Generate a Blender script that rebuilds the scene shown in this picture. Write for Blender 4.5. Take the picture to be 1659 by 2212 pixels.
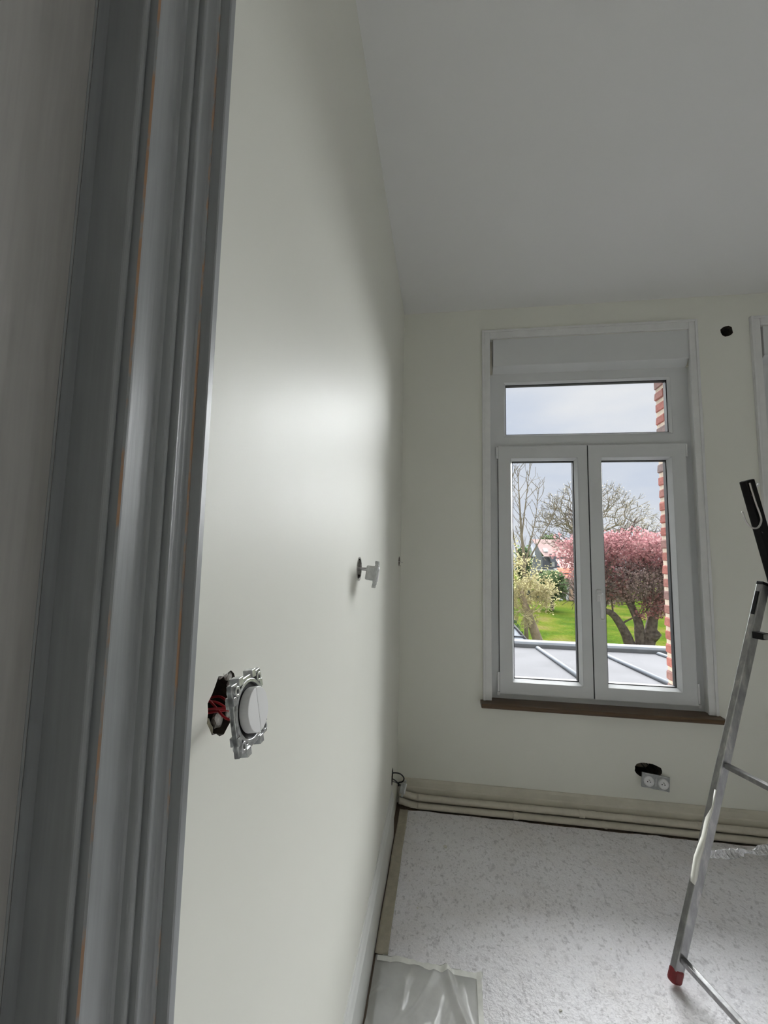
import bpy, bmesh, math, random
from mathutils import Vector, Matrix, Euler

# ------------------------------------------------------------------ scene, camera, light
for o in list(bpy.data.objects):
    bpy.data.objects.remove(o, do_unlink=True)
SC = bpy.context.scene
COL = SC.collection
D = 2.4963          # inner face of the window wall (Y)
H = 2.934           # ceiling height
XR = 4.3           # right wall
YB = -2.7          # back wall

cam = bpy.data.cameras.new('camera')
cam.sensor_fit = 'HORIZONTAL'; cam.sensor_width = 36.0
cam.lens = 891.575 * 36.0 / 1659.0
cam.clip_start = 0.01; cam.clip_end = 400
camo = bpy.data.objects.new('camera', cam); COL.objects.link(camo)
cR = Vector((0.9903544, 0.1372043, 0.0193158)); cU = Vector((-0.0059277, -0.0973242, 0.9952351)); cF = Vector((-0.1384304, 0.98575, 0.0955721))
camo.matrix_world = Matrix(((cR.x, cU.x, -cF.x, 0.24303), (cR.y, cU.y, -cF.y, 0.0), (cR.z, cU.z, -cF.z, 1.4233), (0, 0, 0, 1)))
SC.camera = camo

SKY = 0.80
world = bpy.data.worlds.new('sky'); SC.world = world; world.use_nodes = True
wn = world.node_tree; wn.nodes.clear()
w_out = wn.nodes.new('ShaderNodeOutputWorld'); w_bg = wn.nodes.new('ShaderNodeBackground')
w_tc = wn.nodes.new('ShaderNodeTexCoord'); w_map = wn.nodes.new('ShaderNodeMapping'); w_map.inputs['Scale'].default_value = (1.3, 1.3, 4.2)
w_no = wn.nodes.new('ShaderNodeTexNoise'); w_no.inputs['Scale'].default_value = 2.2; w_no.inputs['Detail'].default_value = 5; w_no.inputs['Roughness'].default_value = 0.5
w_rp = wn.nodes.new('ShaderNodeValToRGB')
w_rp.color_ramp.elements[0].position = 0.36; w_rp.color_ramp.elements[0].color = (0.80, 0.875, 1.02, 1)
w_rp.color_ramp.elements[1].position = 0.66; w_rp.color_ramp.elements[1].color = (1.05, 1.065, 1.10, 1)
wn.links.new(w_tc.outputs['Generated'], w_map.inputs['Vector']); wn.links.new(w_map.outputs['Vector'], w_no.inputs['Vector'])
wn.links.new(w_no.outputs['Fac'], w_rp.inputs['Fac']); wn.links.new(w_rp.outputs['Color'], w_bg.inputs['Color'])
w_bg.inputs['Strength'].default_value = SKY
wn.links.new(w_bg.outputs[0], w_out.inputs['Surface'])

# the sun behind thick cloud: a very wide, soft source high over the garden
sun = bpy.data.lights.new('veiled_sun', 'SUN'); sun.energy = 33.5; sun.angle = math.radians(78); sun.color = (0.975, 0.99, 1.0)
suno = bpy.data.objects.new('veiled_sun', sun); COL.objects.link(suno)
sd = Vector((-0.29, -0.70, -0.655)).normalized()      # direction the light travels
suno.rotation_euler = sd.to_track_quat('-Z', 'Y').to_euler(); suno.location = (2, 8, 12)

SC.cycles.max_bounces = 9; SC.cycles.diffuse_bounces = 7; SC.cycles.transparent_max_bounces = 12
vs = SC.view_settings
vs.view_transform = 'Standard'; vs.look = 'None'; vs.gamma = 1.0; vs.exposure = 0.0; vs.use_curve_mapping = False

# ------------------------------------------------------------------ materials
def nt(name):
    m = bpy.data.materials.new(name); m.use_nodes = True
    n = m.node_tree; b = n.nodes['Principled BSDF']
    return m, n, b
def setp(b, col=None, rough=None, metal=None, spec=None):
    if col is not None: b.inputs['Base Color'].default_value = (*col, 1)
    if rough is not None: b.inputs['Roughness'].default_value = rough
    if metal is not None: b.inputs['Metallic'].default_value = metal
    if spec is not None: b.inputs['Specular IOR Level'].default_value = spec
def noise(n, scale, detail=3, rough=0.5, vec=None, stretch=None, coord='Object'):
    t = n.nodes.new('ShaderNodeTexCoord'); no = n.nodes.new('ShaderNodeTexNoise')
    no.inputs['Scale'].default_value = scale; no.inputs['Detail'].default_value = detail; no.inputs['Roughness'].default_value = rough
    src = t.outputs[coord]
    if stretch:
        mp = n.nodes.new('ShaderNodeMapping'); mp.inputs['Scale'].default_value = stretch
        n.links.new(src, mp.inputs['Vector']); src = mp.outputs['Vector']
    n.links.new(src, no.inputs['Vector'])
    return no
def ramp(n, src, stops):
    r = n.nodes.new('ShaderNodeValToRGB'); e = r.color_ramp.elements
    while len(e) < len(stops): e.new(0.5)
    for k, (p, c) in enumerate(stops):
        e[k].position = p; e[k].color = (*c, 1) if len(c) == 3 else c
    n.links.new(src, r.inputs['Fac']); return r
def bump(n, b, src, strength, dist=0.01):
    bp = n.nodes.new('ShaderNodeBump'); bp.inputs['Strength'].default_value = strength; bp.inputs['Distance'].default_value = dist
    n.links.new(src, bp.inputs['Height']); n.links.new(bp.outputs['Normal'], b.inputs['Normal'])
def plain(name, col, rough=0.5, metal=0.0, spec=0.5, var=0.06, nscale=30, bmp=0.0, bdist=0.002, stretch=None):
    m, n, b = nt(name); setp(b, col, rough, metal, spec)
    no = noise(n, nscale, 3, 0.55, stretch=stretch)
    c0 = tuple(max(0, c * (1 - var)) for c in col); c1 = tuple(min(1, c * (1 + var)) for c in col)
    r = ramp(n, no.outputs['Fac'], [(0.3, c0), (0.7, c1)]); n.links.new(r.outputs['Color'], b.inputs['Base Color'])
    if bmp: bump(n, b, no.outputs['Fac'], bmp, bdist)
    return m

M = {}
def mk_wall(name, col, rough, bs):
    m, n, b = nt(name); setp(b, col, rough, 0, 0.34)
    st = noise(n, 7, 1, 0.5, stretch=(1, 3.0, 0.6))
    rr = n.nodes.new('ShaderNodeMapRange'); rr.inputs['To Min'].default_value = rough - 0.03; rr.inputs['To Max'].default_value = rough + 0.05
    n.links.new(st.outputs['Fac'], rr.inputs['Value']); n.links.new(rr.outputs['Result'], b.inputs['Roughness'])
    return m
M['wall'] = mk_wall('satin_ivory_paint', (0.785, 0.785, 0.715), 0.46, 0.12)
M['ceiling'] = mk_wall('matt_white_ceiling', (0.76, 0.76, 0.75), 0.9, 0.1)
M['raw'] = plain('raw_plaster', (0.045, 0.036, 0.027), 0.95, var=0.6, nscale=60, bmp=0.6, bdist=0.004)
M['olive'] = plain('olive_plaster_block', (0.17, 0.155, 0.10), 0.95, var=0.3, nscale=80, bmp=0.5)
M['rawgrey'] = plain('broken_plaster_edge', (0.42, 0.41, 0.38), 0.95, var=0.4, nscale=120, bmp=0.6, bdist=0.003)
def mk_trim(name, col, worn=False, rough=0.38):
    m, n, b = nt(name); setp(b, col, rough, 0, 0.5)
    st = noise(n, 26, 2, 0.6, stretch=(6, 6, 0.35))
    r = ramp(n, st.outputs['Fac'], [(0.3, tuple(c * 0.93 for c in col)), (0.7, tuple(c * 1.06 for c in col))])
    bump(n, b, st.outputs['Fac'], 0.22, 0.0012)
    if worn:
        no = noise(n, 22, 5, 0.7, stretch=(1.5, 1.5, 0.42))
        w = ramp(n, no.outputs['Fac'], [(0.46, (0, 0, 0)), (0.54, (1, 1, 1))])
        mx = n.nodes.new('ShaderNodeMixRGB'); n.links.new(w.outputs['Color'], mx.inputs['Fac'])
        n.links.new(r.outputs['Color'], mx.inputs['Color1']); mx.inputs['Color2'].default_value = (0.40, 0.24, 0.145, 1)
        n.links.new(mx.outputs['Color'], b.inputs['Base Color'])
    else:
        n.links.new(r.outputs['Color'], b.inputs['Base Color'])
    return m
TRIMC = (0.275, 0.287, 0.292)
M['trim'] = mk_trim('grey_gloss_trim_paint', TRIMC)
M['trimworn'] = mk_trim('grey_paint_worn_to_wood', TRIMC, True)
M['door'] = mk_trim('grey_door_paint', (0.31, 0.30, 0.285), False, 0.55)
M['base'] = plain('baseboard_white_gloss', (0.74, 0.75, 0.73), 0.3, var=0.03, nscale=15)
M['basew'] = plain('baseboard_cream_paint', (0.60, 0.57, 0.48), 0.45, var=0.06, nscale=12, bmp=0.15)
M['pipe'] = plain('cream_painted_pipe', (0.60, 0.56, 0.47), 0.42, var=0.07, nscale=25, bmp=0.15)
M['pvc'] = plain('white_pvc', (0.66, 0.67, 0.672), 0.32, var=0.015, nscale=8)
M['casing'] = plain('white_casing_paint', (0.74, 0.74, 0.73), 0.45, var=0.03, nscale=20, bmp=0.1)
M['gasket'] = plain('black_gasket_and_gap_shade', (0.02, 0.02, 0.022), 0.6)  # glazing rubber, and also the dark strips drawn as gap shade
M['sill'] = plain('dark_varnished_oak', (0.095, 0.056, 0.028), 0.30, var=0.3, nscale=14, stretch=(0.4, 6, 6), bmp=0.1)
M['white'] = plain('white_plastic', (0.80, 0.80, 0.80), 0.3, var=0.01)
M['silver'] = plain('silver_grey_plastic', (0.36, 0.37, 0.37), 0.3, 0.2, var=0.1, nscale=90)
M['shiny'] = plain('shiny_grey_clip_plastic', (0.55, 0.56, 0.56), 0.22, 0.65, var=0.35, nscale=140)
M['clear'] = plain('pale_grey_plastic', (0.58, 0.59, 0.58), 0.25, 0.0, var=0.1, nscale=90)
M['black'] = plain('black_plastic', (0.006, 0.006, 0.0065), 0.5, spec=0.25)
M['hole'] = plain('dark_pin_hole', (0.01, 0.01, 0.01), 0.9)
M['red'] = plain('red_cable', (0.38, 0.02, 0.03), 0.4, var=0.15)
M['blackwire'] = plain('black_cable', (0.015, 0.016, 0.018), 0.45)
M['greywire'] = plain('grey_cable', (0.22, 0.22, 0.21), 0.45)
M['steel'] = plain('zinc_screw_steel', (0.55, 0.54, 0.52), 0.32, 0.9)
M['tape'] = plain('beige_masking_tape', (0.46, 0.42, 0.33), 0.6, var=0.1, nscale=40, bmp=0.2)
M['crumb'] = plain('white_plaster_crumb', (0.75, 0.73, 0.68), 0.9)
M['floor'] = plain('dark_floorboards', (0.15, 0.11, 0.08), 0.6, var=0.3, nscale=10, stretch=(8, 0.5, 1))
M['redrubber'] = plain('red_rubber', (0.20, 0.008, 0.012), 0.45, var=0.15)
def mk_alu():
    m, n, b = nt('worn_aluminium'); setp(b, (0.56, 0.56, 0.56), 0.34, 0.85, 0.5)
    no = noise(n, 35, 5, 0.65, stretch=(1, 1, 0.35))
    r = ramp(n, no.outputs['Fac'], [(0.3, (0.26, 0.26, 0.265)), (0.55, (0.38, 0.38, 0.38)), (0.76, (0.62, 0.61, 0.58))])
    n.links.new(r.outputs['Color'], b.inputs['Base Color']); bump(n, b, no.outputs['Fac'], 0.12, 0.001)
    sp = noise(n, 70, 3, 0.6); q = ramp(n, sp.outputs['Fac'], [(0.66, (0.9, 0.9, 0.9)), (0.72, (0.0, 0.0, 0.0))])
    n.links.new(q.outputs['Color'], b.inputs['Metallic'])
    return m
M['alu'] = mk_alu()
def mk_black_paint():
    m, n, b = nt('black_tube_with_paint_splashes'); setp(b, (0.01, 0.01, 0.01), 0.6, 0, 0.15)
    no = noise(n, 42, 4, 0.7, stretch=(1, 1, 0.6))
    r = ramp(n, no.outputs['Fac'], [(0.69, (0.005, 0.0048, 0.005)), (0.72, (0.45, 0.45, 0.44))])
    n.links.new(r.outputs['Color'], b.inputs['Base Color'])
    return m
M['blacktube'] = mk_black_paint()
def mk_glass():
    m = bpy.data.materials.new('window_glass'); m.use_nodes = True; n = m.node_tree; n.nodes.clear()
    o = n.nodes.new('ShaderNodeOutputMaterial'); t = n.nodes.new('ShaderNodeBsdfTransparent'); g = n.nodes.new('ShaderNodeBsdfGlossy')
    t.inputs['Color'].default_value = (0.985, 0.99, 0.99, 1); g.inputs['Roughness'].default_value = 0.02
    f = n.nodes.new('ShaderNodeFresnel'); f.inputs['IOR'].default_value = 1.33
    mx = n.nodes.new('ShaderNodeMixShader'); n.links.new(f.outputs['Fac'], mx.inputs['Fac']); n.links.new(t.outputs[0], mx.inputs[1]); n.links.new(g.outputs[0], mx.inputs[2])
    n.links.new(mx.outputs[0], o.inputs['Surface']); return m
M['glass'] = mk_glass()
def mk_fleece():
    m, n, b = nt('dusty_grey_painters_fleece'); setp(b, (0.5, 0.49, 0.5), 0.45, 0, 0.5)
    a = noise(n, 2.6, 3, 0.65); r = ramp(n, a.outputs['Fac'], [(0.3, (0.84, 0.81, 0.82)), (0.55, (0.91, 0.895, 0.935)), (0.7, (0.94, 0.93, 0.965))])
    s = noise(n, 34, 3, 0.72, stretch=(1.0, 0.75, 1)); k = ramp(n, s.outputs['Fac'], [(0.30, (0.50, 0.49, 0.50)), (0.445, (1, 1, 1))])  # dark specks: dirt, with the shading of small dents painted in
    f = noise(n, 190, 0, 0.6); k2 = ramp(n, f.outputs['Fac'], [(0.35, (0.88, 0.88, 0.88)), (0.6, (1, 1, 1))])
    mx = n.nodes.new('ShaderNodeMixRGB'); mx.blend_type = 'MULTIPLY'; mx.inputs['Fac'].default_value = 0.50
    n.links.new(r.outputs['Color'], mx.inputs['Color1']); n.links.new(k.outputs['Color'], mx.inputs['Color2'])
    mx2 = n.nodes.new('ShaderNodeMixRGB'); mx2.blend_type = 'MULTIPLY'; mx2.inputs['Fac'].default_value = 0.6
    n.links.new(mx.outputs['Color'], mx2.inputs['Color1']); n.links.new(k2.outputs['Color'], mx2.inputs['Color2'])
    s3 = noise(n, 88, 1, 0.6, stretch=(1, 0.7, 1)); k3 = ramp(n, s3.outputs['Fac'], [(0.31, (0.50, 0.49, 0.50)), (0.40, (1, 1, 1))])  # finer specks, dent shading again carried by the colour
    mx3 = n.nodes.new('ShaderNodeMixRGB'); mx3.blend_type = 'MULTIPLY'; mx3.inputs['Fac'].default_value = 0.45
    n.links.new(mx2.outputs['Color'], mx3.inputs['Color1']); n.links.new(k3.outputs['Color'], mx3.inputs['Color2'])
    n.links.new(mx3.outputs['Color'], b.inputs['Base Color'])
    bb = noise(n, 60, 2, 0.65); bump(n, b, bb.outputs['Fac'], 0.65, 0.008)
    return m
M['fleece'] = mk_fleece()
def mk_film():
    m, n, b = nt('translucent_plastic_film'); setp(b, (0.66, 0.67, 0.63), 0.28, 0, 0.5)
    a = noise(n, 6, 4, 0.6); r = ramp(n, a.outputs['Fac'], [(0.3, (0.55, 0.56, 0.52)), (0.7, (0.72, 0.73, 0.69))])
    n.links.new(r.outputs['Color'], b.inputs['Base Color'])
    b.inputs['Alpha'].default_value = 0.55
    bb = noise(n, 22, 3, 0.6); bump(n, b, bb.outputs['Fac'], 0.3, 0.004)
    return m
M['film'] = mk_film()
M['hem'] = plain('folded_film_hem', (0.80, 0.80, 0.76), 0.35, var=0.08, nscale=40, bmp=0.3)
M['scrap'] = plain('white_film_scrap', (0.78, 0.77, 0.70), 0.35, var=0.05)
def mk_foil():
    m, n, b = nt('crinkled_silver_strap'); setp(b, (0.62, 0.62, 0.62), 0.22, 0.6)
    v = noise(n, 60, 3, 0.7); bump(n, b, v.outputs['Fac'], 0.9, 0.01); return m
M['foil'] = mk_foil()
# outside
def mk_lawn():
    m, n, b = nt('spring_lawn'); setp(b, (0.042, 0.084, 0.0126), 0.95, 0, 0.0)
    a = noise(n, 0.55, 4, 0.6); r = ramp(n, a.outputs['Fac'], [(0.32, (0.028, 0.052, 0.008)), (0.47, (0.042, 0.067, 0.009)), (0.56, (0.066, 0.079, 0.013)), (0.66, (0.083, 0.078, 0.023)), (0.76, (0.081, 0.063, 0.030))])
    f = noise(n, 14, 3, 0.7, stretch=(1, 0.35, 1)); k = ramp(n, f.outputs['Fac'], [(0.3, (0.65, 0.65, 0.65)), (0.7, (1.15, 1.15, 1.15))])
    mx = n.nodes.new('ShaderNodeMixRGB'); mx.blend_type = 'MULTIPLY'; mx.inputs['Fac'].default_value = 1
    n.links.new(r.outputs['Color'], mx.inputs['Color1']); n.links.new(k.outputs['Color'], mx.inputs['Color2']); n.links.new(mx.outputs['Color'], b.inputs['Base Color'])
    bump(n, b, f.outputs['Fac'], 0.6, 0.08); return m
M['lawn'] = mk_lawn()
def mk_leaf(name, cols, trans=0.25):
    m, n, b = nt(name); setp(b, cols[0], 0.9, 0, 0.0)
    g = n.nodes.new('ShaderNodeNewGeometry')
    r = ramp(n, g.outputs['Random Per Island'], [(k / max(1, len(cols) - 1), c) for k, c in enumerate(cols)])
    n.links.new(r.outputs['Color'], b.inputs['Base Color'])
    t = n.nodes.new('ShaderNodeBsdfTranslucent'); n.links.new(r.outputs['Color'], t.inputs['Color'])
    mx = n.nodes.new('ShaderNodeMixShader'); mx.inputs['Fac'].default_value = trans
    out = n.nodes['Material Output']
    n.links.new(b.outputs[0], mx.inputs[1]); n.links.new(t.outputs[0], mx.inputs[2]); n.links.new(mx.outputs[0], out.inputs['Surface'])
    return m
M['plumleaf'] = mk_leaf('plum_blossom_leaf', [(0.29, 0.135, 0.145), (0.41, 0.20, 0.215), (0.32, 0.17, 0.175), (0.46, 0.27, 0.275), (0.235, 0.13, 0.13)], 0.36)
M['plumtwig'] = mk_leaf('brown_purple_plum_twig', [(0.30, 0.235, 0.23), (0.40, 0.31, 0.305), (0.25, 0.195, 0.19), (0.46, 0.32, 0.32)], 0.35)
M['plumbark'] = plain('dark_plum_bark', (0.14, 0.12, 0.11), 0.9, spec=0.05, var=0.45, nscale=9, bmp=0.8, bdist=0.03)
M['bark'] = plain('pale_bare_bark', (0.23, 0.205, 0.165), 0.9, spec=0.05, var=0.25, nscale=3)
M['bud'] = mk_leaf('beige_buds', [(0.44, 0.40, 0.31), (0.58, 0.53, 0.43), (0.33, 0.30, 0.24)], 0.35)
M['olivebark'] = plain('olive_yellow_twigs', (0.40, 0.36, 0.22), 0.9, spec=0.05, var=0.25, nscale=6)
M['olivetrunk'] = plain('grey_brown_trunk', (0.30, 0.25, 0.20), 0.9, spec=0.05, var=0.3, nscale=6, bmp=0.5, bdist=0.02)
M['oliveleaf'] = mk_leaf('yellow_olive_buds', [(0.38, 0.36, 0.18), (0.50, 0.46, 0.27), (0.33, 0.31, 0.18)], 0.4)
M['green'] = mk_leaf('evergreen_leaf', [(0.06, 0.10, 0.045), (0.10, 0.15, 0.07), (0.16, 0.21, 0.11), (0.08, 0.11, 0.06)], 0.3)
M['grasstuft'] = mk_leaf('grass_blade', [(0.07, 0.12, 0.025), (0.11, 0.16, 0.035)], 0.3)
def mk_brick():
    m, n, b = nt('old_red_brick'); setp(b, (0.4, 0.15, 0.12), 0.9, 0, 0.2)
    oi = n.nodes.new('ShaderNodeObjectInfo')
    r = ramp(n, oi.outputs['Random'], [(0.0, (0.26, 0.096, 0.078)), (0.3, (0.32, 0.125, 0.105)), (0.6, (0.29, 0.112, 0.09)), (0.82, (0.235, 0.125, 0.11)), (0.95, (0.16, 0.12, 0.115))])
    no = noise(n, 45, 4, 0.65); k = ramp(n, no.outputs['Fac'], [(0.3, (0.78, 0.78, 0.78)), (0.7, (1.15, 1.12, 1.12))])
    mx = n.nodes.new('ShaderNodeMixRGB'); mx.blend_type = 'MULTIPLY'; mx.inputs['Fac'].default_value = 1
    n.links.new(r.outputs['Color'], mx.inputs['Color1']); n.links.new(k.outputs['Color'], mx.inputs['Color2']); n.links.new(mx.outputs['Color'], b.inputs['Base Color'])
    bump(n, b, no.outputs['Fac'], 0.6, 0.006); return m
M['brick'] = mk_brick()
M['mortar'] = plain('cream_lime_mortar', (0.54, 0.47, 0.39), 0.95, spec=0.1, var=0.12, nscale=50, bmp=0.5)
M['zinc'] = plain('pale_weathered_zinc', (0.062, 0.062, 0.067), 0.9, 0.0, 0.1, var=0.10, nscale=2.2)
M['zincdark'] = plain('blue_grey_zinc_flashing', (0.090, 0.102, 0.119), 0.8, 0.0, 0.2, var=0.08, nscale=5)
M['slate'] = plain('blue_grey_slate', (0.19, 0.20, 0.24), 0.8, spec=0.2, var=0.15, nscale=2)
M['slatelight'] = plain('light_grey_gable', (0.34, 0.355, 0.39), 0.8, spec=0.2, var=0.1, nscale=2)
M['pinktile'] = plain('faded_pink_roof_tiles', (0.33, 0.235, 0.22), 0.9, spec=0.1, var=0.15, nscale=3)
M['orangetile'] = plain('orange_roof_tiles', (0.50, 0.17, 0.11), 0.9, spec=0.1, var=0.25, nscale=5)
M['plank'] = plain('weathered_grey_planks', (0.40, 0.38, 0.34), 0.9, spec=0.1, var=0.25, nscale=5, stretch=(6, 6, 0.5))
M['plankdark'] = plain('dark_weathered_planks', (0.12, 0.12, 0.12), 0.9, spec=0.1, var=0.3, nscale=5)
M['boardwhite'] = plain('white_board', (0.66, 0.66, 0.66), 0.6)
M['boardorange'] = plain('orange_plywood', (0.52, 0.36, 0.26), 0.8, spec=0.1)
M['whitewash'] = plain('white_painted_wood', (0.70, 0.70, 0.70), 0.6)

# ------------------------------------------------------------------ mesh helpers
class MB:
    def __init__(s): s.v = []; s.f = []; s.m = []
    def add(s, vs, fs, mi=0, mtx=None):
        o = len(s.v)
        for p in vs:
            p = Vector(p); s.v.append(tuple(mtx @ p) if mtx else tuple(p))
        for f in fs: s.f.append(tuple(i + o for i in f)); s.m.append(mi)
    def box(s, x0, x1, y0, y1, z0, z1, mi=0, mtx=None):
        vs = [(x0, y0, z0), (x1, y0, z0), (x1, y1, z0), (x0, y1, z0), (x0, y0, z1), (x1, y0, z1), (x1, y1, z1), (x0, y1, z1)]
        s.add(vs, [(0, 3, 2, 1), (4, 5, 6, 7), (0, 1, 5, 4), (1, 2, 6, 5), (2, 3, 7, 6), (3, 0, 4, 7)], mi, mtx)
    def prism(s, poly, a0, a1, axis='x', mi=0, mats=None, mtx=None):
        # poly: list of 2D points; extruded along axis
        n = len(poly)
        def P(p, a):
            if axis == 'x': return (a, p[0], p[1])
            if axis == 'y': return (p[0], a, p[1])
            return (p[0], p[1], a)
        vs = [P(p, a0) for p in poly] + [P(p, a1) for p in poly]
        o = len(s.v)
        s.add(vs, [], 0, mtx)
        for i in range(n):
            j = (i + 1) % n
            s.f.append((o + i, o + j, o + n + j, o + n + i)); s.m.append(mats[i] if mats else mi)
        s.f.append(tuple(o + i for i in reversed(range(n)))); s.m.append(mi)
        s.f.append(tuple(o + n + i for i in range(n))); s.m.append(mi)
    def tube(s, pts, rads, n=8, mi=0, caps=True):
        pts = [Vector(p) for p in pts]
        if not hasattr(rads, '__len__'): rads = [rads] * len(pts)
        o = len(s.v); up = None
        for i, p in enumerate(pts):
            t = (pts[min(i + 1, len(pts) - 1)] - pts[max(i - 1, 0)])
            t = t.normalized() if t.length > 1e-9 else Vector((0, 0, 1))
            if up is None:
                up = Vector((0, 0, 1)) if abs(t.z) < 0.9 else Vector((1, 0, 0))
            a = t.cross(up)
            if a.length < 1e-6: a = t.orthogonal()
            a.normalize(); b = a.cross(t).normalized(); up = b
            for k in range(n):
                an = 2 * math.pi * k / n
                s.v.append(tuple(p + (a * math.cos(an) + b * math.sin(an)) * rads[i]))
        for i in range(len(pts) - 1):
            for k in range(n):
                q = (k + 1) % n
                s.f.append((o + i * n + k, o + i * n + q, o + (i + 1) * n + q, o + (i + 1) * n + k)); s.m.append(mi)
        if caps:
            s.f.append(tuple(o + k for k in reversed(range(n)))); s.m.append(mi)
            e = o + (len(pts) - 1) * n
            s.f.append(tuple(e + k for k in range(n))); s.m.append(mi)
    def lathe(s, prof, n=24, mtx=None, mi=0):
        # prof: (radius, height) around local z
        o = len(s.v); vs = []
        for r, h in prof:
            for k in range(n):
                a = 2 * math.pi * k / n; vs.append((r * math.cos(a), r * math.sin(a), h))
        fs = []
        for i in range(len(prof) - 1):
            for k in range(n):
                q = (k + 1) % n; fs.append((i * n + k, i * n + q, (i + 1) * n + q, (i + 1) * n + k))
        fs.append(tuple(reversed(range(n)))); fs.append(tuple((len(prof) - 1) * n + k for k in range(n)))
        s.add(vs, fs, mi, mtx)
    def mesh(s, name, mats, smooth=False):
        me = bpy.data.meshes.new(name); me.from_pydata(s.v, [], s.f)
        for m in mats: me.materials.append(m)
        me.polygons.foreach_set('material_index', s.m)
        if smooth: me.polygons.foreach_set('use_smooth', [True] * len(s.f))
        me.update(); return me
    def build(s, name, mats, parent=None, smooth=False, bevel=0.0, mtx=None, recalc=True, kind=None):
        if not isinstance(mats, (list, tuple)): mats = [mats]
        me = s.mesh(name, mats, smooth)
        if recalc:
            bm = bmesh.new(); bm.from_mesh(me); bmesh.ops.recalc_face_normals(bm, faces=bm.faces); bm.to_mesh(me); bm.free()
        o = bpy.data.objects.new(name, me); COL.objects.link(o)
        if parent is not None: o.parent = parent
        if mtx is not None: o.matrix_local = mtx
        if bevel:
            b = o.modifiers.new('soft_edges', 'BEVEL'); b.width = bevel; b.segments = 2; b.limit_method = 'ANGLE'; b.angle_limit = math.radians(35)
        if kind: o['kind'] = kind
        return o
def empty(name, loc=(0, 0, 0), rot=None):
    o = bpy.data.objects.new(name, None); COL.objects.link(o); o.location = loc; o.empty_display_size = 0.05
    if rot: o.rotation_euler = rot
    return o
def tag(o, label, cat, group=None, kind=None):
    o['label'] = label; o['category'] = cat
    if group: o['group'] = group
    if kind: o['kind'] = kind
    return o
def smooth_path(pts, n=6):
    pts = [Vector(p) for p in pts]; out = []
    for i in range(len(pts) - 1):
        p0 = pts[max(i - 1, 0)]; p1 = pts[i]; p2 = pts[i + 1]; p3 = pts[min(i + 2, len(pts) - 1)]
        for k in range(n):
            t = k / n
            out.append(0.5 * ((2 * p1) + (p2 - p0) * t + (2 * p0 - 5 * p1 + 4 * p2 - p3) * t * t + (3 * p1 - p0 - 3 * p2 + p3) * t ** 3))
    out.append(pts[-1]); return out

# ------------------------------------------------------------------ room shell
def blob(cx, cy, rx, ry, n=18, jag=0.12, seed=0, ang=0.0, squ=2.0):
    rnd = random.Random(seed); out = []
    for k in range(n):
        a = 2 * math.pi * k / n
        c, s_ = math.cos(a), math.sin(a)
        r = (abs(c) ** squ + abs(s_) ** squ) ** (-1.0 / squ) * (1 + rnd.uniform(-jag, jag))
        x = c * r * rx; y = s_ * r * ry
        out.append((cx + x * math.cos(ang) - y * math.sin(ang), cy + x * math.sin(ang) + y * math.cos(ang)))
    return out
def holed_wall(name, outer, holes, to3, thick_vec, mats, hole_mats):
    """sheet with holes filled in 2D, then given thickness; hole_mats: material index for the sides of each hole"""
    bm = bmesh.new(); edges = []
    tagl = bm.faces.layers.int.new('hole')
    for loop in [outer] + holes:
        vs_ = [bm.verts.new(to3(*p)) for p in loop]
        for i in range(len(vs_)): edges.append(bm.edges.new((vs_[i], vs_[(i + 1) % len(vs_)])))
    bmesh.ops.triangle_fill(bm, use_beauty=True, use_dissolve=False, edges=edges)
    faces = list(bm.faces)
    bmesh.ops.recalc_face_normals(bm, faces=faces)
    # sides
    t = Vector(thick_vec)
    for li, loop in enumerate([outer] + holes):
        pts = [Vector(to3(*p)) for p in loop]
        f0 = [bm.verts.new(p) for p in pts]; f1 = [bm.verts.new(p + t) for p in pts]
        for i in range(len(pts)):
            j = (i + 1) % len(pts)
            f = bm.faces.new((f0[i], f0[j], f1[j], f1[i])); f.material_index = 0 if li == 0 else hole_mats[li - 1]
    # back
    pts = [Vector(to3(*p)) + t for p in outer]
    fb = bm.faces.new([bm.verts.new(p) for p in pts]); fb.material_index = 1
    bmesh.ops.remove_doubles(bm, verts=bm.verts, dist=1e-5)
    bmesh.ops.recalc_face_normals(bm, faces=bm.faces)
    me = bpy.data.meshes.new(name); bm.to_mesh(me); bm.free()
    for m in mats: me.materials.append(m)
    o = bpy.data.objects.new(name, me); COL.objects.link(o); return o

# floor and ceiling
b = MB(); b.box(-0.4, XR + 0.3, YB - 0.3, 2.83, -0.12, 0.0)
tag(b.build('floor', M['floor']), 'dark boarded floor under the grey covering', 'floor', kind='structure')
b = MB(); b.box(-0.4, XR + 0.3, YB - 0.3, 2.83, H, H + 0.12)
tag(b.build('ceiling', M['ceiling']), 'plain white ceiling of the room', 'ceiling', kind='structure')
b = MB(); b.box(XR, XR + 0.2, YB - 0.3, 2.83, 0, H)
tag(b.build('wall_right', M['wall']), 'ivory painted wall opposite the door', 'wall', kind='structure')
b = MB(); b.box(-0.4, XR + 0.2, YB - 0.2, YB, 0, H)
tag(b.build('wall_back', M['wall']), 'ivory painted wall facing the windows', 'wall', kind='structure')

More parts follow.
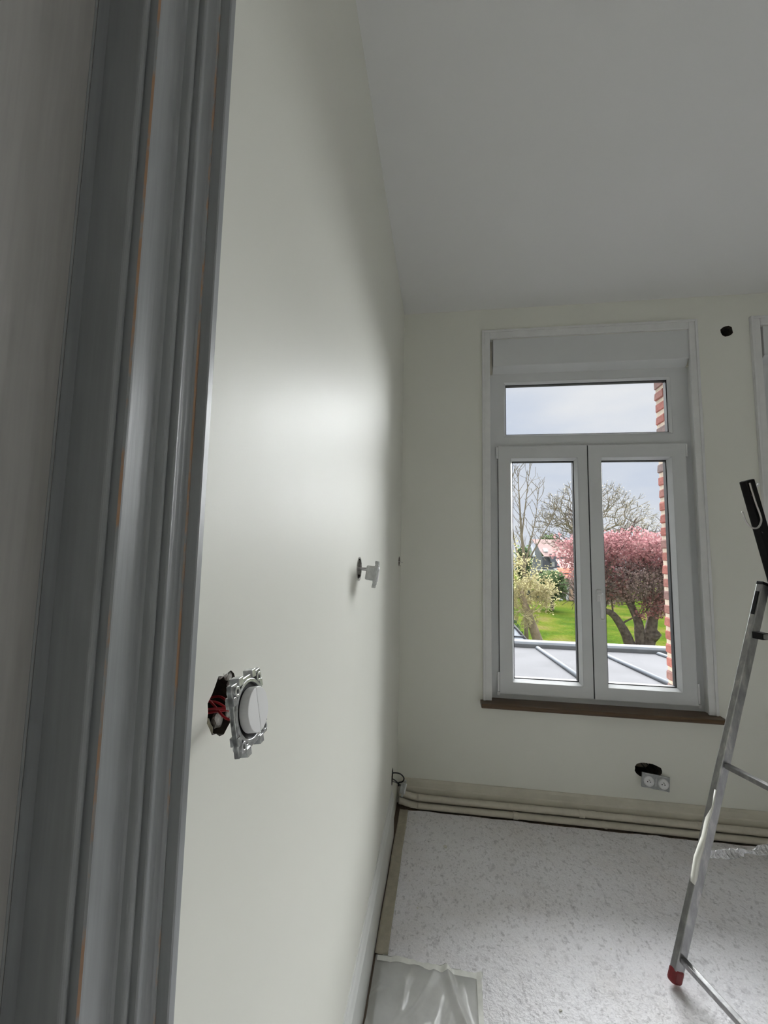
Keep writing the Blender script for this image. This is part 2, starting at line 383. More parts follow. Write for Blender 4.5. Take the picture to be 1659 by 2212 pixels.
# left wall (X = 0): door opening, three electrical holes, one hole by the skirting
DY0, DY1, DZ = -0.62, 0.262, 2.10
lh = [blob(0.456, 1.250, 0.0315, 0.034, 22, 0.10, 3),
      blob(1.220, 1.371, 0.034, 0.030, 20, 0.03, 5),
      blob(2.400, 1.369, 0.030, 0.029, 18, 0.05, 7),
      blob(2.225, 0.276, 0.036, 0.040, 18, 0.06, 9)]
outer = [(YB, 0), (DY0, 0), (DY0, DZ), (DY1, DZ), (DY1, 0), (D, 0), (D, H), (YB, H)]
wl = holed_wall('wall_left', outer, lh, lambda y, z: (0, y, z), (-0.10, 0, 0), [M['wall'], M['raw'], M['rawgrey']], [1, 1, 1, 1])
tag(wl, 'bright ivory satin wall with three open switch holes', 'wall', kind='structure')
# hall beyond the door, closed off
b = MB(); b.box(-0.22, -0.12, YB - 0.2, D + 0.2, 0, H)
tag(b.build('wall_hall', M['raw']), 'plain partition behind the painted wall', 'wall', kind='structure')

# window wall (Y = D)
WDX = 1.486
WX0, WX1, WZ0, WZ1 = 0.53, 1.66, 0.585, 2.735
def rect(x0, x1, z0, z1): return [(x0, z0), (x1, z0), (x1, z1), (x0, z1)]
wh = [rect(WX0, WX1, WZ0, WZ1), rect(WX0 + WDX, WX1 + WDX, WZ0, WZ1),
      blob(1.853, 2.716, 0.031, 0.031, 12, 0.10, 21, 0.2, 3.0),
      blob(1.340, 0.288, 0.066, 0.038, 20, 0.06, 23, -0.10, 3.2)]
ww = holed_wall('wall_window', [(-0.1, 0), (XR, 0), (XR, H), (-0.1, H)], wh, lambda x, z: (x, D, z), (0, 0.124, 0), [M['wall'], M['raw'], M['rawgrey'], M['casing']], [3, 3, 1, 1])
# the back sheet of this wall must stay open at the windows: drop the single back polygon, the brick leaf closes it
me = ww.data; bm = bmesh.new(); bm.from_mesh(me)
bmesh.ops.delete(bm, geom=[f for f in bm.faces if len(f.verts) == 4 and f.material_index == 1 and f.calc_area() > 5], context='FACES'); bm.to_mesh(me); bm.free()
tag(ww, 'ivory wall around the two tall windows', 'wall', kind='structure')

# outer brick leaf with its two openings
BX0, BX1, BZ0, BZ1 = 0.565, 1.622, 0.585, 2.63
y0, y1 = 2.62, 2.826
b = MB()
xs = [-3.0, BX0, BX1, BX0 + WDX, BX1 + WDX, 7.0]
b.box(xs[0], xs[5], y0, y1, -3, BZ0); b.box(xs[0], xs[5], y0, y1, BZ1, 4.2)
for k in (0, 2, 4): b.box(xs[k], xs[k + 1], y0, y1, BZ0, BZ1)
wx = tag(b.build('wall_exterior', M['mortar']), 'brick outer wall with cream mortar seen at the window edge', 'wall', kind='structure')
rnd = random.Random(11)
def brick_mesh(name, ly, lx, lz, seed):
    r_ = random.Random(seed); bm = bmesh.new(); bmesh.ops.create_cube(bm, size=1)
    bmesh.ops.scale(bm, vec=(lx, ly, lz), verts=bm.verts)
    bmesh.ops.bevel(bm, geom=list(bm.edges), offset=0.006, segments=1, affect='EDGES')
    for v in bm.verts: v.co += Vector((r_.uniform(-1, 1), r_.uniform(-1, 1), r_.uniform(-1, 1))) * 0.0022
    me = bpy.data.meshes.new(name); bm.to_mesh(me); bm.free(); me.materials.append(M['brick']); return me
bms_h = [brick_mesh('brick', 0.102, 0.05, 0.054, s_) for s_ in range(4)]
bms_s = [brick_mesh('brick', 0.205, 0.05, 0.054, s_ + 9) for s_ in range(4)]
def lay(x, y, z, lst, side):
    o = bpy.data.objects.new('brick', rnd.choice(lst)); COL.objects.link(o); o.parent = wx
    o.location = (x + rnd.uniform(-0.0025, 0.0025), y, z + rnd.uniform(-0.002, 0.002)); o.rotation_euler = (rnd.uniform(-0.015, 0.015), 0, rnd.uniform(-0.012, 0.012) + (math.pi if side else 0))
pitch = 0.0795
for xw, side in ((BX1, 0), (BX0, 1), (BX1 + WDX, 0), (BX0 + WDX, 1)):
    for k in range(25):
        z = BZ0 + 0.045 + k * pitch
        xx = xw + (0.017 if side == 0 else -0.017)
        if k % 2 == 0: lay(xx, y1 - 0.098, z, bms_s, side)
        else:
            lay(xx, y1 - 0.046, z, bms_h, side); lay(xx, y1 - 0.165, z, bms_h, side)
# outside stone sills
for k in range(2):
    b = MB(); dx = k * WDX
    b.prism([(2.60, 0.555), (2.90, 0.540), (2.90, 0.575), (2.60, 0.592)], BX0 - 0.03 + dx, BX1 + 0.03 + dx, 'x')
    b.build('stone_sill', M['mortar'], wx, bevel=0.004)

# ------------------------------------------------------------------ windows
def make_window(idx, dx, label):
    W = empty('window_%d' % idx, (dx, D, 0)); tag(W, label, 'window', kind='structure')
    FY, SY, GY = 0.046, 0.026, 0.068      # frame face, sash face, glass, measured from the wall face
    # fixed frame
    b = MB()
    fx0, fx1, fz0, fz1 = 0.528, 1.662, 0.586, 2.56
    ux0, ux1, uz0, uz1 = 0.617, 1.566, 2.137, 2.479
    lx0, lx1, lz0, lz1 = 0.60, 1.60, 0.648, 2.055
    b.box(fx0, lx0, FY, FY + 0.07, fz0, fz1); b.box(lx1, fx1, FY, FY + 0.07, fz0, fz1)
    b.box(lx0, lx1, FY, FY + 0.07, fz0, lz0); b.box(lx0, lx1, FY, FY + 0.07, lz1, uz0); b.box(lx0, lx1, FY, FY + 0.07, uz1, fz1)
    b.box(lx0, ux0, FY, FY + 0.07, uz0, uz1); b.box(ux1, lx1, FY, FY + 0.07, uz0, uz1)
    b.build('frame', M['pvc'], W)
    def glazing(parent, x0, x1, z0, z1, face):
        # bevelled beads, black gasket and pane
        for (p, q, ax) in (((x0, x1), (z0, 1), 'h'), ((x0, x1), (z1, -1), 'h'), ((z0, z1), (x0, 1), 'v'), ((z0, z1), (x1, -1), 'v')):
            b = MB(); w = 0.012 * q[1]; e = q[0]
            prof = [(face, e), (face, e - 0.001 * q[1]), (GY, e - 0.001 * q[1]), (GY, e + w), (GY - 0.010, e + w)]
            if ax == 'h': b.prism([(c[0], c[1]) for c in prof], p[0], p[1], 'x')
            else:
                b.prism([(c[1], c[0]) for c in prof], p[0], p[1], 'z')
            b.build('glazing_bead', M['pvc'], parent)
        b = MB(); g = 0.012; t = 0.0045
        for (a0, a1, c0, c1) in ((x0 + g, x1 - g, z0 + g, z0 + g + t), (x0 + g, x1 - g, z1 - g - t, z1 - g), (x0 + g, x0 + g + t, z0 + g, z1 - g), (x1 - g - t, x1 - g, z0 + g, z1 - g)):
            b.box(a0, a1, GY - 0.003, GY + 0.026, c0, c1)
        b.build('gasket', M['gasket'], parent)
        b = MB(); b.box(x0 + 0.006, x1 - 0.006, GY + 0.001, GY + 0.022, z0 + 0.006, z1 - 0.006); b.build('pane', M['glass'], parent)
    up = empty('transom_light'); up.parent = W
    glazing(up, ux0, ux1, uz0, uz1, FY)
    def sash(x0, x1, px0, px1, hinge_left, handle):
        z0, z1, pz0, pz1 = 0.628, 2.072, 0.694, 1.997
        b = MB(); yb = FY + 0.062
        b.box(x0, px0, SY, yb, z0, z1); b.box(px1, x1, SY, yb, z0, z1); b.box(px0, px1, SY, yb, z0, pz0); b.box(px0, px1, SY, yb, pz1, z1)
        s_ = b.build('sash', M['pvc'], W)
        b = MB(); g = 0.0022
        for (a0, a1, c0, c1) in ((x0 - g, x0 + 0.004, z0 - g, z1 + g), (x1 - 0.004, x1 + g, z0 - g, z1 + g), (x0, x1, z0 - g, z0 + 0.004), (x0, x1, z1 - 0.004, z1 + g)): b.box(a0, a1, FY - 0.0075, FY + 0.001, c0, c1)
        b.build('sash_shadow_line', M['gasket'], s_)  # dark strip added to draw the shadow line around the sash
        glazing(s_, px0, px1, pz0, pz1, SY)
        hx = x0 if hinge_left else x1
        sg = -1 if hinge_left else 1
        for (a, c) in ((z0 + 0.012, 0.105), (z1 - 0.075, 0.070)):
            b = MB(); xa, xb = sorted((hx + sg * 0.001, hx + sg * 0.013))
            b.tube([((xa + xb) / 2, SY + 0.006, a), ((xa + xb) / 2, SY + 0.006, a + c)], 0.0068, 10)
            b.build('hinge', M['white'], s_, smooth=False)
        b = MB(); xa, xb = sorted((hx + sg * 0.001, hx + sg * 0.014)); b.box(xa, xb, SY - 0.003, SY + 0.012, z0 - 0.010, z0 + 0.008); b.build('hinge_pin', M['white'], s_, bevel=0.001)
        if handle:
            hxc = 1.128
            b = MB(); b.box(hxc - 0.014, hxc + 0.014, SY - 0.009, SY, 1.165, 1.232); hd = b.build('handle_plate', M['white'], s_, bevel=0.004)
            b = MB(); b.tube([(hxc, SY - 0.006, 1.205), (hxc, SY - 0.040, 1.205)], 0.009, 12)
            b.tube(smooth_path([(hxc, SY - 0.036, 1.212), (hxc + 0.001, SY - 0.044, 1.18), (hxc + 0.002, SY - 0.046, 1.12), (hxc + 0.002, SY - 0.043, 1.075)], 4), [0.010, 0.0105, 0.0105, 0.0105, 0.010, 0.010, 0.010, 0.010, 0.0095, 0.009, 0.009, 0.0085, 0.008], 12)
            b.build('handle', M['white'], s_, smooth=True)
    sash(0.580, 1.0870, 0.652, 1.034, True, False)
    sash(1.0935, 1.618, 1.164, 1.545, False, True)
    b = MB(); b.box(1.0860, 1.0945, SY + 0.004, FY + 0.05, 0.632, 2.068); b.build('meeting_gap_shade', M['gasket'], W)  # black filler, so the gap between the sashes reads as shade
    # shutter box above the frame
    b = MB()
    b.prism([(FY + 0.06, 2.532), (FY, 2.532), (0.008, 2.562), (0.0, 2.566), (-0.002, 2.736), (FY + 0.06, 2.736)], 0.550, 1.652, 'x')
    b.build('shutter_box', M['pvc'], W, bevel=0.0025)
    b = MB(); b.box(0.531, 0.5495, 0.030, 0.10, 2.53, 2.735); b.box(1.6525, 1.659, 0.030, 0.10, 2.53, 2.735); b.build('box_cheek', M['basew'], W)
    # casing boards, each with a raised outer bead
    def casing(poly_fn):
        b = MB(); poly_fn(b); return b.build('casing', M['casing'], W, bevel=0.002)
    def left(b): b.box(0.482, 0.530, -0.014, 0.0, 0.598, 2.79); b.box(0.482, 0.496, -0.020, -0.014, 0.598, 2.79)
    def right(b): b.box(1.647, 1.692, -0.014, 0.0, 0.598, 2.79); b.box(1.678, 1.692, -0.020, -0.014, 0.598, 2.79)
    def top(b): b.box(0.530, 1.647, -0.014, 0.0, 2.738, 2.79); b.box(0.496, 1.678, -0.020, -0.014, 2.776, 2.79)
    casing(left); casing(right); casing(top)
    # dark oak sill board with rounded nose
    n = 6; nose = [(-0.062 + 0.011 * math.cos(a), 0.5835 + 0.0125 * math.sin(a)) for a in [math.pi / 2 + math.pi * k / n for k in range(n + 1)]]
    b = MB(); b.prism([(FY + 0.02, 0.596)] + nose + [(FY + 0.02, 0.571)], 0.467, 1.705, 'x')
    b.build('sill_board', M['sill'], W, bevel=0.004)
    return W
make_window(1, 0.0, 'tall white double sash window with transom beside the left corner')
make_window(2, WDX, 'second tall window mostly out of view behind the ladder')

# ------------------------------------------------------------------ door trim at the near left
def arc(cx, cy, r, a0, a1, n): return [(cx + r * math.cos(math.radians(a0 + (a1 - a0) * k / n)), cy + r * math.sin(math.radians(a0 + (a1 - a0) * k / n))) for k in range(n + 1)]
prof = [(0.0, 0.2600), (0.0030, 0.2600)] + arc(0.0035, 0.2630, 0.0030, -80, 75, 7) + [(0.0050, 0.2664), (0.0116, 0.2664), (0.0130, 0.2676)]
w1 = len(prof) - 2
prof += [(0.0132, 0.2690), (0.0132, 0.2925), (0.0136, 0.2950), (0.0148, 0.2970), (0.0182, 0.2976)] + arc(0.0185, 0.3010, 0.0032, -75, 70, 8) + [(0.0200, 0.3050), (0.0248, 0.3055)] + arc(0.0240, 0.3074, 0.0020, -60, 40, 4)
prof += [(0.0247, 0.3120), (0.0243, 0.3180), (0.0248, 0.3240), (0.0256, 0.3262), (0.0266, 0.3272)]
w2 = len(prof) - 2
prof += [(0.0262, 0.3290), (0.0345, 0.3302), (0.0353, 0.3316), (0.0350, 0.3390), (0.0, 0.3400)]
mats_idx = [1 if k in (w1, w2, w2 + 1) else 0 for k in range(len(prof))]
T = empty('trim_1'); tag(T, 'grey moulded door casing with paint worn to bare wood on its edges', 'door casing', kind='structure')
b = MB(); b.prism(prof, 0.0, DZ + 0.08, 'z', 0, mats_idx); b.build('casing_side', [M['trim'], M['trimworn']], T)
pm = [(x, DY0 - (y - DY1)) for x, y in prof]
b = MB(); b.prism(pm, 0.0, DZ + 0.08, 'z', 0, mats_idx); b.build('casing_side', [M['trim'], M['trimworn']], T)
ph = [(x, DZ + (y - 0.26)) for x, y in prof]
b = MB(); b.prism(ph, DY0 - 0.078, DY1 + 0.078, 'y', 0, mats_idx)
hd = b.build('casing_head', [M['trim'], M['trimworn']], T)
J = empty('trim_2'); tag(J, 'dark grey door jamb lining beside the casing', 'door jamb', kind='structure')
b = MB(); b.prism([(-0.10, 0.2605), (-0.10, 0.250), (-0.0262, 0.250), (-0.0258, 0.2595), (0.0, 0.2600), (0.0, 0.262), (-0.10, 0.262)], 0, DZ, 'z'); b.build('jamb_side', M['trim'], J)
b = MB(); b.box(-0.10, 0.0, DY0, DY0 + 0.012, 0, DZ); b.build('jamb_side', M['trim'], J)
b = MB(); b.box(-0.10, 0.0, DY0 + 0.012, 0.250, DZ - 0.012, DZ); b.build('jamb_head', M['trim'], J)
Dr = empty('door_1'); tag(Dr, 'plain grey door leaf closed at the extreme edge', 'door', kind='structure')
b = MB(); b.box(-0.066, -0.0225, DY0 + 0.014, 0.2475, 0.006, DZ - 0.014); lf = b.build('leaf', M['door'], Dr, bevel=0.0022)
b = MB(); b.box(-0.0228, -0.0220, 0.2438, 0.2452, 0.02, DZ - 0.03); b.build('edge_highlight', M['trim'], Dr)  # thin added strip that stands in for the highlight on the leaf edge
for (a0, a1, c0, c1) in ((-0.50, -0.22, 0.25, 0.95), (-0.10, 0.13, 0.25, 0.95), (-0.50, -0.22, 1.15, 1.95), (-0.10, 0.13, 1.15, 1.95)):
    b = MB(); b.box(-0.0225, -0.016, a0, a1, c0, c1); b.build('panel', M['door'], Dr, bevel=0.006)
b = MB(); b.lathe([(0.024, 0), (0.024, 0.006), (0.010, 0.010), (0.009, 0.04), (0.022, 0.046), (0.027, 0.058), (0.02, 0.070), (0.0, 0.072)], 20, Matrix.Translation((-0.0225, -0.555, 1.02)) @ Matrix.Rotation(math.pi / 2, 4, 'Y')); b.build('knob', M['steel'], Dr, smooth=True)

# ------------------------------------------------------------------ skirting and pipes
b = MB(); b.prism([(0, 0), (0.015, 0), (0.015, 0.178), (0.0105, 0.188), (0.0125, 0.196), (0.0095, 0.208), (0.005, 0.214), (0.004, 0.222), (0, 0.222)], 0.3405, 2.205, 'y')
tag(b.build('baseboard_left', M['base']), 'tall white moulded skirting along the bright wall', 'skirting', kind='structure')
b = MB(); b.prism([(D, 0), (D - 0.020, 0), (D - 0.020, 0.096), (D - 0.014, 0.102), (D - 0.013, 0.128), (D - 0.006, 0.138), (D, 0.140)], 0.02, XR, 'x')
tag(b.build('baseboard_window', M['basew'], bevel=0.001), 'cream stepped skirting board behind the pipes', 'skirting', kind='structure')
def pipe(z, y, name, label, coup, clips):
    p = empty(name, (0, 0, 0)); tag(p, label, 'pipe', 'heating pipes along the window wall')
    b = MB(); b.tube(smooth_path([(XR - 0.01, y, z + 0.003), (2.2, y, z), (1.0, y, z + 0.002), (0.22, y, z), (0.11, y - 0.004, z + 0.004), (0.060, y - 0.016, z + 0.018), (0.034, y - 0.028, z + 0.032), (0.018, y - 0.034, z + 0.036)], 5), 0.0165, 14)
    b.build('tube', M['pipe'], p, smooth=True)
    b = MB(); b.tube([(coup - 0.014, y, z + 0.001), (coup + 0.014, y, z + 0.001)], 0.0195, 16); b.build('coupling', M['pipe'], p, bevel=0.002)
    for cx in clips:
        b = MB(); b.tube([(cx - 0.006, y, z + 0.001), (cx + 0.006, y, z + 0.001)], 0.0185, 14); b.box(cx - 0.005, cx + 0.005, y, D - 0.0205, z - 0.004, z + 0.006); b.build('clip', M['pipe'], p)
pipe(0.0215, D - 0.050, 'heating_pipe', 'lower cream pipe running just above the floor', 0.645, (1.10, 2.05, 2.9))
pipe(0.0605, D - 0.042, 'heating_pipe', 'upper cream pipe running against the skirting board', 0.985, (1.55, 2.5))

# ------------------------------------------------------------------ floor covering
def sheet(x0, x1, ya, yb, nx, ny, zf):
    vs_ = []; fs_ = []
    for j in range(ny + 1):
        for i in range(nx + 1):
            x = x0 + (x1 - x0) * i / nx; y = ya + (yb - ya) * j / ny; vs_.append((x, y, zf(x, y)))
    for j in range(ny):
        for i in range(nx):
            a = j * (nx + 1) + i; fs_.append((a, a + 1, a + nx + 2, a + nx + 1))
    return vs_, fs_
from mathutils import noise as mn
def zfleece(x, y):
    v = Vector((x * 9, y * 9, 0)); w = Vector((x * 26, y * 19, 3.1)); c = Vector((x * 2.2, y * 2.2, 7))
    crease = max(0.0, 1 - abs(mn.noise(c)) * 9) * 0.0035
    cr2 = max(0.0, 1 - abs(mn.noise(Vector((x * 4.1 + 3, y * 3.0, 1.7)))) * 10) * 0.0022
    return 0.0045 + 0.0018 * mn.noise(v) + 0.0013 * mn.noise(w) + crease + cr2
vs_, fs_ = sheet(0.046, XR - 0.06, YB + 0.06, D - 0.070, 270, 330, zfleece)
b = MB(); b.add(vs_, fs_); fl = b.build('floor_fleece', M['fleece'], smooth=True, recalc=False)
tag(fl, 'dusty grey protective fleece spread over the floor', 'floor covering')
# masking tape along the skirting
rnd = random.Random(4)
def ztape(x, y): return 0.0108 + 0.0018 * mn.noise(Vector((x * 40, y * 14, 5))) + 0.004 * max(0, (0.033 - x) / 0.02)
vs_, fs_ = sheet(0.0, 1.0, 1.585, D - 0.078, 6, 70, lambda x, y: 0)
vv = []
for (x, y, z) in vs_:
    wob = 0.002 * mn.noise(Vector((0, y * 5, 2)))
    X = 0.0185 + x * 0.046 + wob + 0.006 * (y - 1.585) ; vv.append((X, y + (0.006 * mn.noise(Vector((x * 6, 0, 9))) if y < 1.60 else 0), ztape(X, y)))
b = MB(); b.add(vv, fs_); tp = b.build('masking_tape', M['tape'], smooth=True, recalc=False)
tp.modifiers.new('thickness', 'SOLIDIFY').thickness = 0.0006
tag(tp, 'beige masking tape strip along the foot of the white skirting', 'tape')
# clear film laid over the fleece
def zfilm(x, y):
    d1 = 1.574 - y - 0.12 * (x - 0.04) * 0.2
    base = 0.013 + 0.003 * mn.noise(Vector((x * 7, y * 5, 11)))
    wr = max(0.0, 1 - abs(mn.noise(Vector((x * 7 + y * 2.0, y * 2.2 - x, 4.2)))) * 5) * 0.016
    wr2 = max(0.0, 1 - abs(mn.noise(Vector((x * 15 - y * 4, y * 5.5, 8.8)))) * 5) * 0.008
    return base + wr + wr2
vs_, fs_ = sheet(0, 1, 0, 1, 90, 260, lambda x, y: 0)
vv = []
for (s_, t_, z) in vs_:
    ytop = 1.578 - 0.012 * s_ + 0.006 * mn.noise(Vector((s_ * 5, 0, 3)))
    y = 0.36 + (ytop - 0.36) * t_
    xr = 0.385 + 0.01 * mn.noise(Vector((0, y * 6, 6))) - 0.03 * (1.57 - y)
    x = 0.024 + (xr - 0.024) * s_
    vv.append((x, y, zfilm(x, y)))
b = MB(); b.add(vv, fs_); fm = b.build('plastic_film', M['film'], smooth=True, recalc=False)
tag(fm, 'wrinkled translucent plastic film beside the skirting', 'plastic sheet')
# folded hems of the film
b = MB(); n = 60
def strip(pa, pb, w, dirv):
    vs2 = []; fs2 = []
    for k in range(n + 1):
        t = k / n; p = Vector(pa).lerp(Vector(pb), t); p.z = zfilm(p.x, p.y) + 0.0035 + 0.001 * mn.noise(Vector((t * 20, 1, 1)))
        q = p + Vector(dirv) * (w * (1 + 0.35 * mn.noise(Vector((t * 9, 4, 2))))); q.z = zfilm(q.x, q.y) + 0.003
        vs2 += [tuple(p), tuple(q)]
        if k: fs2.append((2 * k - 2, 2 * k - 1, 2 * k + 1, 2 * k))
    b.add(vs2, fs2)
strip((0.030, 1.574, 0), (0.385, 1.562, 0), 0.018, (0, -1, 0))
strip((0.383, 1.565, 0), (0.350, 0.40, 0), 0.016, (-1, 0, 0))
b.build('hem', M['hem'], fm, smooth=True, recalc=False)
# crumbs of plaster on the fleece
for k, (x, y, s_) in enumerate(((0.268, 2.165, 0.011), (0.156, 1.80, 0.005), (0.115, 1.93, 0.004), (0.62, 1.50, 0.006), (0.86, 1.74, 0.004))):
    bm = bmesh.new(); bmesh.ops.create_icosphere(bm, subdivisions=1, radius=s_)
    r_ = random.Random(k)
    for v in bm.verts: v.co *= r_.uniform(0.6, 1.2); v.co.z *= 0.45
    me = bpy.data.meshes.new('plaster_crumb'); bm.to_mesh(me); bm.free(); me.materials.append(M['crumb'])
    o = bpy.data.objects.new('plaster_crumb', me); COL.objects.link(o); o.location = (x, y, zfleece(x, y) + s_ * 0.3)
    tag(o, ['largest white plaster crumb on the fleece near the pipes', 'small plaster crumb just beyond the masking tape end', 'tiny plaster crumb beside the masking tape', 'small plaster crumb between film and ladder', 'tiny plaster crumb closest to the ladder foot'][k], 'plaster crumb', 'plaster crumbs on the floor covering')

# ------------------------------------------------------------------ electrics
def RX(m): return m
def device_frame(parent, mtx, w, h, mat, ring=0.0225):
    """square fixing frame with lattice bars, screw eyes and corner lugs, local z = outwards"""
    b = MB(); t = 0.0055
    o = w / 2; p = h / 2
    b.box(-o, o, p - 0.006, p, -t, 0, 0, mtx); b.box(-o, o, -p, -p + 0.006, -t, 0, 0, mtx)
    b.box(-o, -o + 0.006, -p, p, -t, 0, 0, mtx); b.box(o - 0.006, o, -p, p, -t, 0, 0, mtx)
    b.build('fixing_frame', mat, parent, bevel=0.0008)
    b = MB(); n = 28
    prof = [(ring, -t), (ring + 0.0035, -t), (ring + 0.0035, 0.001), (ring, 0.001)]
    vs2 = []; fs2 = []
    for k in range(n):
        a = 2 * math.pi * k / n
        for r_, hh in prof: vs2.append((r_ * math.cos(a), r_ * math.sin(a), hh))
    for k in range(n):
        q = (k + 1) % n
        for c in range(4): e = (c + 1) % 4; fs2.append((k * 4 + c, k * 4 + e, q * 4 + e, q * 4 + c))
    b.add(vs2, fs2, 0, mtx)
    for sx in (-1, 1):
        for sy in (-1, 1):
            cx, cy = sx * (o - 0.0075), sy * (p - 0.0075)
            b.lathe([(0.0050, -t - 0.002), (0.0050, 0.002), (0.0022, 0.002), (0.0022, -0.003)], 12, mtx @ Matrix.Translation((cx, cy, 0)))
            b.box(sx * (o - 0.003) - 0.003, sx * (o - 0.003) + 0.003, sy * p * 0.55 - 0.004, sy * p * 0.55 + 0.004, -0.008, 0.0012, 0, mtx)
            b.box(sx * o * 0.45 - 0.004, sx * o * 0.45 + 0.004, sy * p - 0.005, sy * p + 0.003, -0.009, 0.0015, 0, mtx)
    for sx in (-1, 1):
        b.box(min(sx * ring, sx * o), max(sx * ring, sx * o), -0.004, 0.004, -t, -0.001, 0, mtx)
        b.box(-0.004, 0.004, min(sx * ring, sx * p), max(sx * ring, sx * p), -t, -0.001, 0, mtx)
    b.build('lattice', mat, parent, bevel=0.0005)
def frame_mtx(c, nrm, up):
    n_ = Vector(nrm).normalized(); u = Vector(up); u = (u - n_ * u.dot(n_)).normalized(); r_ = u.cross(n_)
    m = Matrix((r_, u, n_)).transposed().to_4x4(); m.translation = Vector(c); return m

# light switch hanging out of the wall near the door
S = empty('light_switch', (0.05, 0.410, 1.262)); tag(S, 'white round rocker light switch hanging out of its wall hole near the door', 'light switch', 'loose switches on the ivory wall')
m_ = frame_mtx((0, 0, 0), (1, -0.02, 0.17), (0, -0.03, 1))
device_frame(S, m_ @ Matrix.Translation((0, 0, 0.004)), 0.060, 0.066, M['shiny'], 0.0262)
b = MB(); b.box(-0.013, 0.021, -0.021, 0.019, -0.013, 0.002, 0, m_); b.build('body', M['clear'], S, bevel=0.003)
b = MB(); b.lathe([(0.0264, -0.002), (0.0264, 0.0022), (0.0205, 0.0022)], 32, m_); b.build('rocker_well', M['black'], S)
for sx in (-1, 1):
    b = MB(); n = 20; pts = [(0.0212 * math.cos(a) * sx + 0.00025 * sx, 0.0212 * math.sin(a)) for a in [-math.pi / 2 + math.pi * k / n for k in range(n + 1)]]
    vs2 = [(x, y, z) for z in (0.003, 0.0128) for x, y in pts]; k = n + 1
    fs2 = [(i, i + 1, k + i + 1, k + i) for i in range(n)] + [(n, 0, k, k + n)] + [tuple(range(k)), tuple(range(k, 2 * k))]
    b.add(vs2, fs2, 0, m_); b.build('rocker', M['white'], S, bevel=0.0006)
b = MB(); b.box(-0.008, 0.002, 0.004, 0.012, -0.018, -0.012, 0, m_); b.box(0.006, 0.017, -0.016, -0.006, -0.019, -0.012, 0, m_); b.build('terminal_block', M['silver'], S, bevel=0.001)
for k, pts in enumerate((((-0.075, 0.012, -0.010), (-0.058, 0.030, -0.014), (-0.035, 0.034, -0.013), (-0.010, 0.014, -0.006)), ((-0.085, 0.030, 0.014), (-0.062, 0.040, -0.010), (-0.038, 0.030, -0.022), (-0.012, 0.012, -0.014)),
                          ((-0.080, 0.018, -0.006), (-0.060, 0.046, -0.012), (-0.034, 0.040, -0.022), (-0.012, 0.016, -0.018)), ((-0.095, 0.060, -0.020), (-0.060, 0.052, -0.008), (-0.036, 0.036, -0.010), (-0.012, 0.010, -0.002)), ((-0.090, 0.040, -0.024), (-0.064, 0.034, -0.020), (-0.040, 0.042, -0.018), (-0.014, 0.020, -0.012)))):
    b = MB(); b.tube(smooth_path(pts, 6), 0.0013, 8); b.build('wire', M['red'], S, smooth=True)
# loose plaster chunks in the hole
for k, (x, y, z, s_, mt) in enumerate(((-0.016, 0.447, 1.222, 0.012, 'olive'), (-0.012, 0.466, 1.226, 0.009, 'rawgrey'), (-0.008, 0.440, 1.270, 0.006, 'olive'), (-0.003, 0.452, 1.282, 0.0055, 'rawgrey'), (-0.004, 0.463, 1.281, 0.006, 'rawgrey'), (-0.005, 0.473, 1.274, 0.006, 'rawgrey'),
        (-0.006, 0.481, 1.263, 0.006, 'rawgrey'), (-0.006, 0.485, 1.250, 0.006, 'rawgrey'), (-0.004, 0.478, 1.231, 0.006, 'rawgrey'), (-0.003, 0.440, 1.217, 0.005, 'rawgrey'), (-0.02, 0.430, 1.238, 0.008, 'olive'))):
    bm = bmesh.new(); bmesh.ops.create_icosphere(bm, subdivisions=2, radius=s_); r_ = random.Random(k + 50)
    for v in bm.verts: v.co *= r_.uniform(0.75, 1.2); v.co.x *= 0.6
    me = bpy.data.meshes.new('plaster_lump'); bm.to_mesh(me); bm.free(); me.materials.append(M[mt])
    o = bpy.data.objects.new('plaster_lump', me); COL.objects.link(o); o.parent = wl; o.location = (x, y, z)

# second loose device further along the wall
S = empty('wall_outlet', (0.048, 1.22, 1.357)); tag(S, 'small grey wall device dangling on two rods halfway along the ivory wall', 'wall device', 'loose switches on the ivory wall')
m_ = frame_mtx((0, 0, 0), (1, 0.10, -0.13), (0.06, 0.05, 1))
device_frame(S, m_ @ Matrix.Translation((0, 0, 0.006)), 0.068, 0.070, M['clear'])
b = MB(); b.box(-0.022, 0.022, -0.020, 0.022, -0.026, 0.003, 0, m_); b.build('body', M['clear'], S, bevel=0.004)
b = MB(); b.lathe([(0.022, 0.0), (0.022, 0.010), (0.020, 0.012)], 28, m_); b.build('cover', M['white'], S)
for dy, dz in ((-0.010, 0.016), (0.012, 0.010)):
    b = MB(); b.tube([(-0.075, dy, dz + 0.002), (-0.020, dy, dz)], 0.0021, 10); b.build('fixing_rod', M['steel'], S, smooth=True)
b = MB(); b.box(-0.012, 0.004, -0.023, -0.021, 0.018, 0.024, 0, None); b.build('claw', M['steel'], S)
# rim of a wall box in hole two
b = MB(); b.lathe([(0.0330, -0.05), (0.0345, 0.0), (0.0355, 0.0015), (0.0320, 0.0015), (0.0315, -0.05)], 28, Matrix.Translation((0, 1.22, 1.371)) @ Matrix.Rotation(math.pi / 2, 4, 'Y'))
b.build('box_rim', M['rawgrey'], wl)
